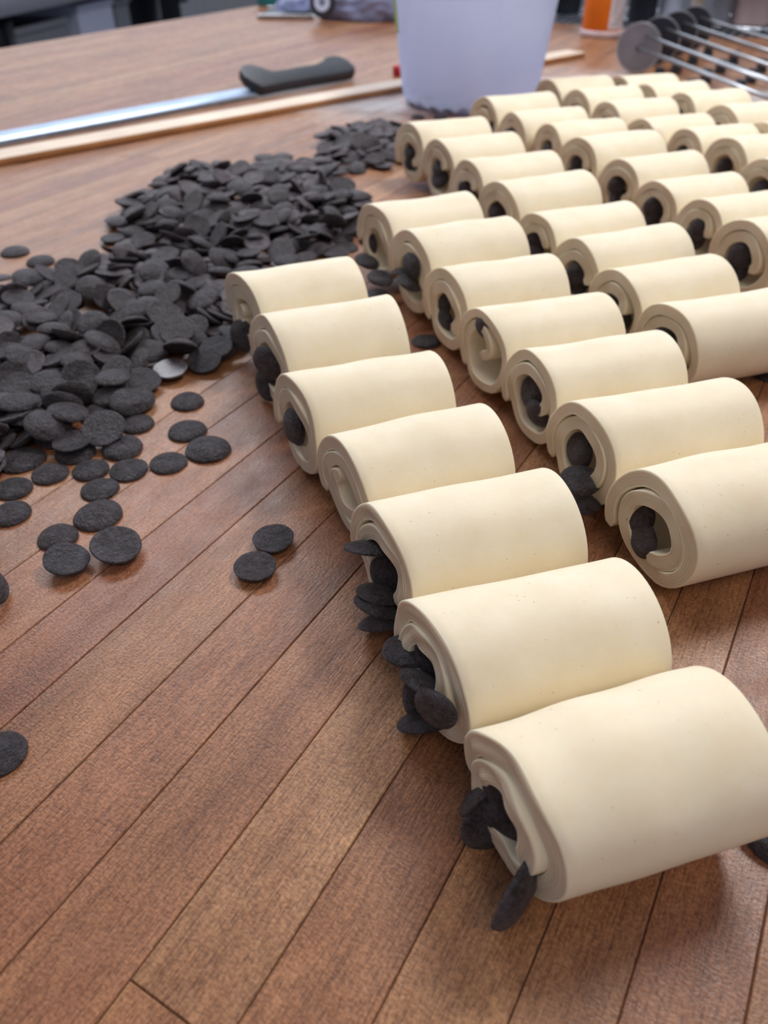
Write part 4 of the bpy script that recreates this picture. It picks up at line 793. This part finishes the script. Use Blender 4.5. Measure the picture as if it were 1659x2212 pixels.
# ------------------------------------------------------------------ lath and knife
pa = ground(0, 361); p1 = ground(1264, 124); p0 = pa + (pa - p1) * .25; d = (p1 - p0).normalized(); pn = Vector((-d.y, d.x, 0))
LW, LT = .047, .0095
Ll = (p1 - p0).length
b = MB(); b.box(0, Ll, 0, LW, 0, LT)
lath = b.build('wooden_lath', M_LATH, bevel=.0025, loc=(p0.x, p0.y, 0.0), rz=math.atan2(d.y, d.x))
tag(lath, 'long flat pale wooden lath lying across the worktop in front of the knife', 'lath')
lath.data.materials.append(M_LATHSIDE)
for pl in lath.data.polygons:
    if abs(pl.normal.y) > .9: pl.material_index = 1

KN = empty('serrated_knife')
tag(KN, 'long slicing knife with black handle lying behind the pale wooden lath', 'knife')
ha = ground(576, 212); hb = ground(778, 174)
kd = (hb - ha).normalized(); KN.location = (ha.x, ha.y, 0); ka = math.atan2(kd.y, kd.x); KN.rotation_euler = (0, 0, ka)
HL = (hb - ha).length
# local: x along the handle, y away from the camera
hp = [(-.010, .004), (-.006, -.001), (.0, -.002), (.05, .000), (.10, -.001), (HL - .03, -.003), (HL - .008, -.001), (HL, .010), (HL + .002, .030), (HL - .004, .047), (HL - .018, .053),
      (HL - .040, .051), (HL - .052, .042), (HL - .075, .036), (.11, .037), (.07, .036), (.045, .037), (.034, .050), (.020, .064), (.004, .066), (-.010, .054), (-.016, .034), (-.014, .016)]
HM = Matrix.Translation((0, .006, .0105)) @ Matrix.Rotation(math.radians(20), 4, 'X')
b = MB(); b.prism(hp, -.0095, .0095, HM); b.build('handle', M_BLACKPL, KN, bevel=.005, seg=4)
bp = [(.010, .044), (-.02, .047), (-.26, .046), (-.50, .040), (-.70, .028), (-.73, .018), (-.70, .006), (-.50, .003), (-.26, .004), (-.020, .006), (.010, .010)]
BM_ = Matrix.Translation((0, .004, .005)) @ Matrix.Rotation(math.radians(4), 4, 'X')
b = MB(); b.prism(bp, 0, .0020, BM_); b.build('blade', M_BLADE, KN, bevel=.0005, seg=1)
# red cap behind the tub
c = ground(856, 164)
b = MB(); b.lathe([(0, 0), (.0075, 0), (.0085, .002), (.0085, .014), (.007, .017), (0, .0175)], 20)
tag(b.build('bottle_cap', M_RED, smooth=True, loc=(c.x + .002, c.y, 0)), 'small red plastic cap on the table just left of the tub', 'cap')

# ------------------------------------------------------------------ orange bottle
OB = empty('spray_bottle', tuple(ground(1306, 84) + Vector((0, .045, 0))))
tag(OB, 'orange cylindrical canister with white printed label standing at the far table edge', 'canister')
b = MB(); b.lathe([(0, .014), (.044, .014), (.046, .017), (.046, .17), (.043, .178), (.020, .190), (0, .190)], 40); b.build('body', M_ORANGE, OB, smooth=True)
b = MB(); b.lathe([(0, 0), (.0455, 0), (.0485, .003), (.0485, .011), (.0462, .0145), (0, .0145)], 40); b.build('base_ring', M_PINK, OB, smooth=True)
b = MB(); v = []
for k in range(13):
    th = math.radians(-90 + 4 + 7 * k)
    for z in (.019, .165): v.append((.0466 * math.cos(th), .0466 * math.sin(th), z))
b.add(v, [(2 * k, 2 * k + 2, 2 * k + 3, 2 * k + 1) for k in range(12)]); b.build('label', M_PAPER, OB, smooth=True)
b = MB()
for r in range(16):
    z = .026 + r * .0085
    for k in range(1, 11):
        if (r * 7 + k * 5) % 6 == 0: continue
        v = []
        for th in (math.radians(-84 + 7 * k), math.radians(-84 + 7 * k + 6)):
            for zz in (z, z + .0035): v.append((.0469 * math.cos(th), .0469 * math.sin(th), zz))
        b.add(v, [(0, 2, 3, 1)])
b.build('print', M_INK, OB)

# ------------------------------------------------------------------ expanding dough cutter
DC = empty('dough_cutter'); tag(DC, 'expanding steel dough cutter with round wheels and long rods behind the rolls', 'cutter')
w0 = ground(1370, 158); w3 = ground(1486, 110)
face = Vector((-.42, -.90, 0)).normalized(); fd = math.atan2(face.y, face.x)
RW = .0405
rv = ground(1659, 206, .036) - (w0 + Vector((0, 0, RW)))
for k in range(4):
    c = w0.lerp(w3, k / 3) + Vector((0, .0, RW + .0005))
    Mx = Matrix.Translation(c) @ Matrix.Rotation(fd, 4, 'Z') @ Matrix.Rotation(math.pi / 2, 4, 'Y')
    b = MB(); b.lathe([(0, -.0012), (RW - .002, -.0012), (RW, 0), (RW - .002, .0012), (0, .0012)], 48)
    b.v = [tuple(Mx @ Vector(p)) for p in b.v]; wh = b.build('wheel', M_GREYMETAL if k == 0 else M_SHADEDMETAL, DC, smooth=False)  # wheels behind the first: shade put into a darker face colour
    b = MB(); b.lathe([(RW - .0022, -.0016), (RW + .0003, -.0016), (RW + .0003, .0016), (RW - .0022, .0016)], 48, close=True)
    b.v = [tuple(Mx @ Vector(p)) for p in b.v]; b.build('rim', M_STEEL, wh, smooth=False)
    b = MB(); b.lathe([(0, -.005), (.004, -.005), (.005, -.003), (.005, .004), (0, .004)], 20)
    b.v = [tuple(Mx @ Vector(p)) for p in b.v]; b.build('hub', M_BLACKPL, DC, smooth=True)
    e = c + rv * (1.5 - .05 * k) + Vector((0, .012 * k, -.004))
    c2 = c + face * .006
    b = MB(); b.tube(c2, e, .0036, 10); b.build('rod', M_STEEL, DC, smooth=True)
    c3 = c + Vector((.004, .0, .020)) - face * .006
    b = MB(); b.tube(c3, e + Vector((0, .02, .016)), .0026, 10); b.build('rod', M_STEEL, DC, smooth=True)
    for q in (.16, .34, .52, .70, .88):
        m_ = c.lerp(e, q); b = MB(); b.tube((m_.x, m_.y + .012, .0015), (m_.x, m_.y + .012, .022), .011, 12, .008); b.build('dark_stub', M_BLACKPL, DC, smooth=False)  # short dark cylinders standing below the rods
b = MB(); b.tube(w0 + Vector((0, 0, RW)), w3 + Vector((0, 0, RW)), .0035, 12); b.build('axle', M_STEEL, DC, smooth=True)

# ------------------------------------------------------------------ tray and folded cloth at the far table corner
a_ = ground(556, 42); TR = empty('metal_tray', (a_.x, a_.y, 0), math.radians(-2))
tag(TR, 'thin steel tray under the blue-grey bundle at the far table end', 'tray')
b = MB(); b.box(0, .15, 0, .18, .0, .003); b.build('base', M_STEEL, TR, bevel=.001)
b = MB(); b.box(0, .15, -.004, .004, .0031, .012); b.build('rim', M_STEEL, TR, bevel=.002)
b = MB(); b.box(0, .15, .176, .184, .0031, .012); b.build('rim', M_STEEL, TR, bevel=.002)
def lump(name, c, s, seed, mat, amp=.25, sub=5, fold=9):
    bm = bmesh.new(); bmesh.ops.create_icosphere(bm, subdivisions=sub, radius=1)
    for v in bm.verts:
        n = noise.noise(v.co * 1.6 + Vector((seed, 0, 0))) * amp + abs(noise.noise(v.co * fold * .5 + Vector((0, seed, 0)))) * amp * .5
        v.co *= 1 + n
        v.co = Vector((v.co.x * s[0], v.co.y * s[1], v.co.z * s[2]))
        if v.co.z < -s[2] * .5: v.co.z = -s[2] * .5
    me = bpy.data.meshes.new(name); bm.to_mesh(me); bm.free(); me.materials.append(mat)
    me.polygons.foreach_set('use_smooth', [True] * len(me.polygons)); o = link(name, me); o.location = (c[0], c[1], c[2] + s[2] * .5); return o
tag(lump('folded_cloth', (-0.030, 2.44, .0005), (.135, .10, .075), 4, M_CLOTH), 'crumpled blue-grey cloth bundle at the far end of the table', 'cloth')
RG = lump('folded_cloth', (-0.245, 2.530, .008), (.050, .045, .03), 9, M_CLOTH, .3)
tag(RG, 'smaller dark blue crumpled cloth lying on the steel tray', 'cloth')
c = ground(690, 30); b = MB(); b.lathe([(.020, -.009), (.032, -.009), (.034, 0), (.032, .009), (.020, .009)], 36, close=True)
o = b.build('tape_roll', M_DARK, smooth=False, loc=(-.155, 2.315, .046)); o.rotation_euler = (math.radians(78), 0, math.radians(-8))
tag(o, 'dark rimmed tape roll leaning on the cloth bundle', 'tape')
core = MB(); core.lathe([(.009, -.0095), (.0198, -.0095), (.0198, .0095), (.009, .0095)], 36, close=True); tag(core.build('core', M_WHITE, o, smooth=False), 'white core')
b = MB(); b.lathe([(0, 0), (.028, 0), (.030, .004), (.030, .06), (.02, .075), (0, .078)], 28)
tag(b.build('small_bottle', M_TEAL, smooth=True, loc=(-.345, 2.72, 0)), 'small teal bottle at the far left table corner', 'bottle')

# ------------------------------------------------------------------ wire rack beyond the end of the table
RK = empty('wire_rack'); tag(RK, 'chrome wire rack standing beyond the right end of the worktop', 'rack')
ru0, ru1, rn0, rn1 = U1 + .012, U1 + .46, -.86, .62
def rk(u, n, z): p = un(u, n); return Vector((p.x, p.y, z))
for lvl, z in enumerate((-.035, -.45, -.80)):
    b = MB()
    for u in (ru0, ru1):
        b.tube(rk(u, rn0, z), rk(u, rn1, z), .0035); b.tube(rk(u, rn0, z + .028), rk(u, rn1, z + .028), .0035)
        n_ = rn0; k = 0
        while n_ < rn1 - .05: b.tube(rk(u, n_, z + (0 if k % 2 else .028)), rk(u, n_ + .05, z + (.028 if k % 2 else 0)), .0024, 6); n_ += .05; k += 1
    b.build('edge_truss', M_CHROME, RK, smooth=True)
    b = MB(); n_ = rn0 + .012
    while n_ < rn1: b.tube(rk(ru0, n_, z + .030), rk(ru1, n_, z + .030), .0020, 6); n_ += .024
    o = b.build('shelf_wires', M_CHROME, RK, smooth=True); o['kind'] = 'stuff'
for u in (ru0 + .02, ru1 - .02):
    for n_ in (rn0 + .02, rn1 - .02):
        b = MB(); b.tube(rk(u, n_, -.9), rk(u, n_, .45), .0125, 14); b.build('post', M_CHROME, RK, smooth=True)
def tubcyl(name, u, n, z, r0, r1, h, mat, label, cat, rz=0, lid=None):
    p = un(u, n); o = empty(name, (p.x, p.y, z)); tag(o, label, cat)
    b = MB(); b.lathe([(0, 0), (r0 * .94, 0), (r0, .006), (r1, h), (r1 + .003, h), (r1 + .003, h - .008), (r1 + .0035, h + .002), (r1 - .002, h + .002), (r0 - .003, .008), (0, .007)], 40)
    b.build('body', mat, o, smooth=True)
    b = MB(); b.lathe([(0, h + .0025), (r1 + .004, h + .0025), (r1 + .006, h + .004), (r1 + .006, h + .012), (0, h + .013)], 40); b.build('lid', lid or mat, o, smooth=True)
    return o
ZS = -.0028
def jar(px, py, wpx, h, mat, label, cat, lid=None):
    p = ground(px, py, ZS); zc = p.y * CO + (H - ZS) * SI; r = wpx / 2 / 1660 * zc
    p = p + Vector((0, r, 0)); u = p.x * UX + p.y * UY; n = p.x * UY - p.y * UX
    tubcyl({'jar': 'storage_jar', 'tub': 'plastic_tub'}[cat], u, n, ZS, r * .96, r, h, mat, label, cat, lid=lid)
jar(1636, 60, 92, .15, M_PINK, 'pinkish plastic tub on the wire rack at the right', 'tub')
jar(1450, 46, 46, .15, M_WHITE, 'pale slim jar on the wire rack between dark containers', 'jar')
jar(1392, 47, 62, .13, M_DARK, 'dark navy jar on the wire rack right of the orange canister', 'jar')
jar(1556, 56, 44, .14, M_GREYBIN, 'dark grey jar on the wire rack left of the pinkish tub', 'jar')
jar(1506, 40, 28, .13, M_LATH, 'slim beige jar on the wire rack behind the cutter wheels', 'jar')
jar(1226, 30, 70, .12, M_DARK, 'dark navy jar on the wire rack left of the orange canister', 'jar')
# low board beyond the rack that shows dark between the wires
b = MB(); b.box(-.9, .9, -.01, .01, 0, .86); p = un(U1 + .60, -.1)
tag(b.build('storage_cart', M_DARK, bevel=.004, loc=(p.x, p.y, -.898), rz=ANG - math.pi / 2), 'dark cart side panel standing behind the wire rack', 'cart')

# ------------------------------------------------------------------ steel prep table and tubs beyond the far left edge
ST = empty('steel_prep_table', (0, 0, -.9)); tag(ST, 'grey steel prep table standing beyond the far left edge of the worktop', 'table')
zb_ = -.06
q0 = ground(0, 40, zb_); q1 = ground(150, 8, zb_); sd = (q1 - q0); sd.z = 0; sd.normalize(); sa = math.atan2(sd.y, sd.x)
q0 = Vector((q0.x, q0.y, 0)); sn = Vector((-sd.y, sd.x, 0))
def stp(a, b_, z): p = q0 + sd * a + sn * b_; return Vector((p.x, p.y, z))
b = MB(); b.box(-1.2, 1.7, 0, .65, zb_ + .9, .92); b.build('top', M_STEELTOP, ST, bevel=.004, loc=(q0.x, q0.y, 0), rz=sa)
b = MB(); b.box(-1.15, 1.65, .03, .62, .43, .45); b.build('shelf', M_GREYMETAL, ST, bevel=.003, loc=(q0.x, q0.y, 0), rz=sa)
for la in (-1.12, .095, 1.20):
    for lb in (.05, .60):
        b = MB(); p = stp(la, lb, 0); b.tube((p.x, p.y, 0), (p.x, p.y, .839), .020, 14); b.build('leg', M_DARK, ST, smooth=True)
def crate(name, a, b0, w_, d_, h, mat, label, cat, wall=.006):
    o = empty(name, tuple(stp(a, b0, -.449)), sa); tag(o, label, cat)
    m = MB(); m.box(0, w_, 0, d_, 0, wall); m.box(0, w_, 0, wall, wall, h); m.box(0, w_, d_ - wall, d_, wall, h); m.box(0, wall, wall, d_ - wall, wall, h); m.box(w_ - wall, w_, wall, d_ - wall, wall, h)
    m.build('body', mat, o)
    m = MB(); m.box(-.008, w_ + .008, -.010, 0, h - .02, h); m.build('rim', mat, o)
    m = MB(); m.box(-.008, w_ + .008, d_, d_ + .010, h - .02, h); m.build('rim', mat, o)
    return o
crate('storage_bin', .56, .06, .27, .30, .37, M_WHITE, 'white plastic bin on the shelf under the steel table', 'bin')
crate('storage_bin', .14, .07, .34, .30, .34, M_GREYBIN, 'grey plastic bin on the shelf under the steel table', 'bin')
crate('storage_bin', -.24, .07, .30, .30, .30, M_DARK, 'dark navy bin at the far left under the steel table', 'bin')
crate('storage_bin', .87, .07, .12, .20, .36, M_GREYBIN, 'narrow grey bin right of the white bin', 'bin')
p = stp(1.45, .19, -.449); PT = empty('stock_pot', tuple(p)); tag(PT, 'round black stock pot on the shelf under the steel table', 'pot')
b = MB(); b.lathe([(0, 0), (.125, 0), (.13, .01), (.13, .36), (.137, .365), (.137, .372), (.126, .372), (.126, .012), (0, .010)], 40); b.build('body', M_DARK, PT, smooth=True)
b = MB()
for s_ in (-1, 1): b.tube((s_ * .13, -.03, .30), (s_ * .165, -.03, .30), .006); b.tube((s_ * .13, .03, .30), (s_ * .165, .03, .30), .006); b.tube((s_ * .165, -.034, .30), (s_ * .165, .034, .30), .006)
b.build('handle', M_DARK, PT, smooth=True)
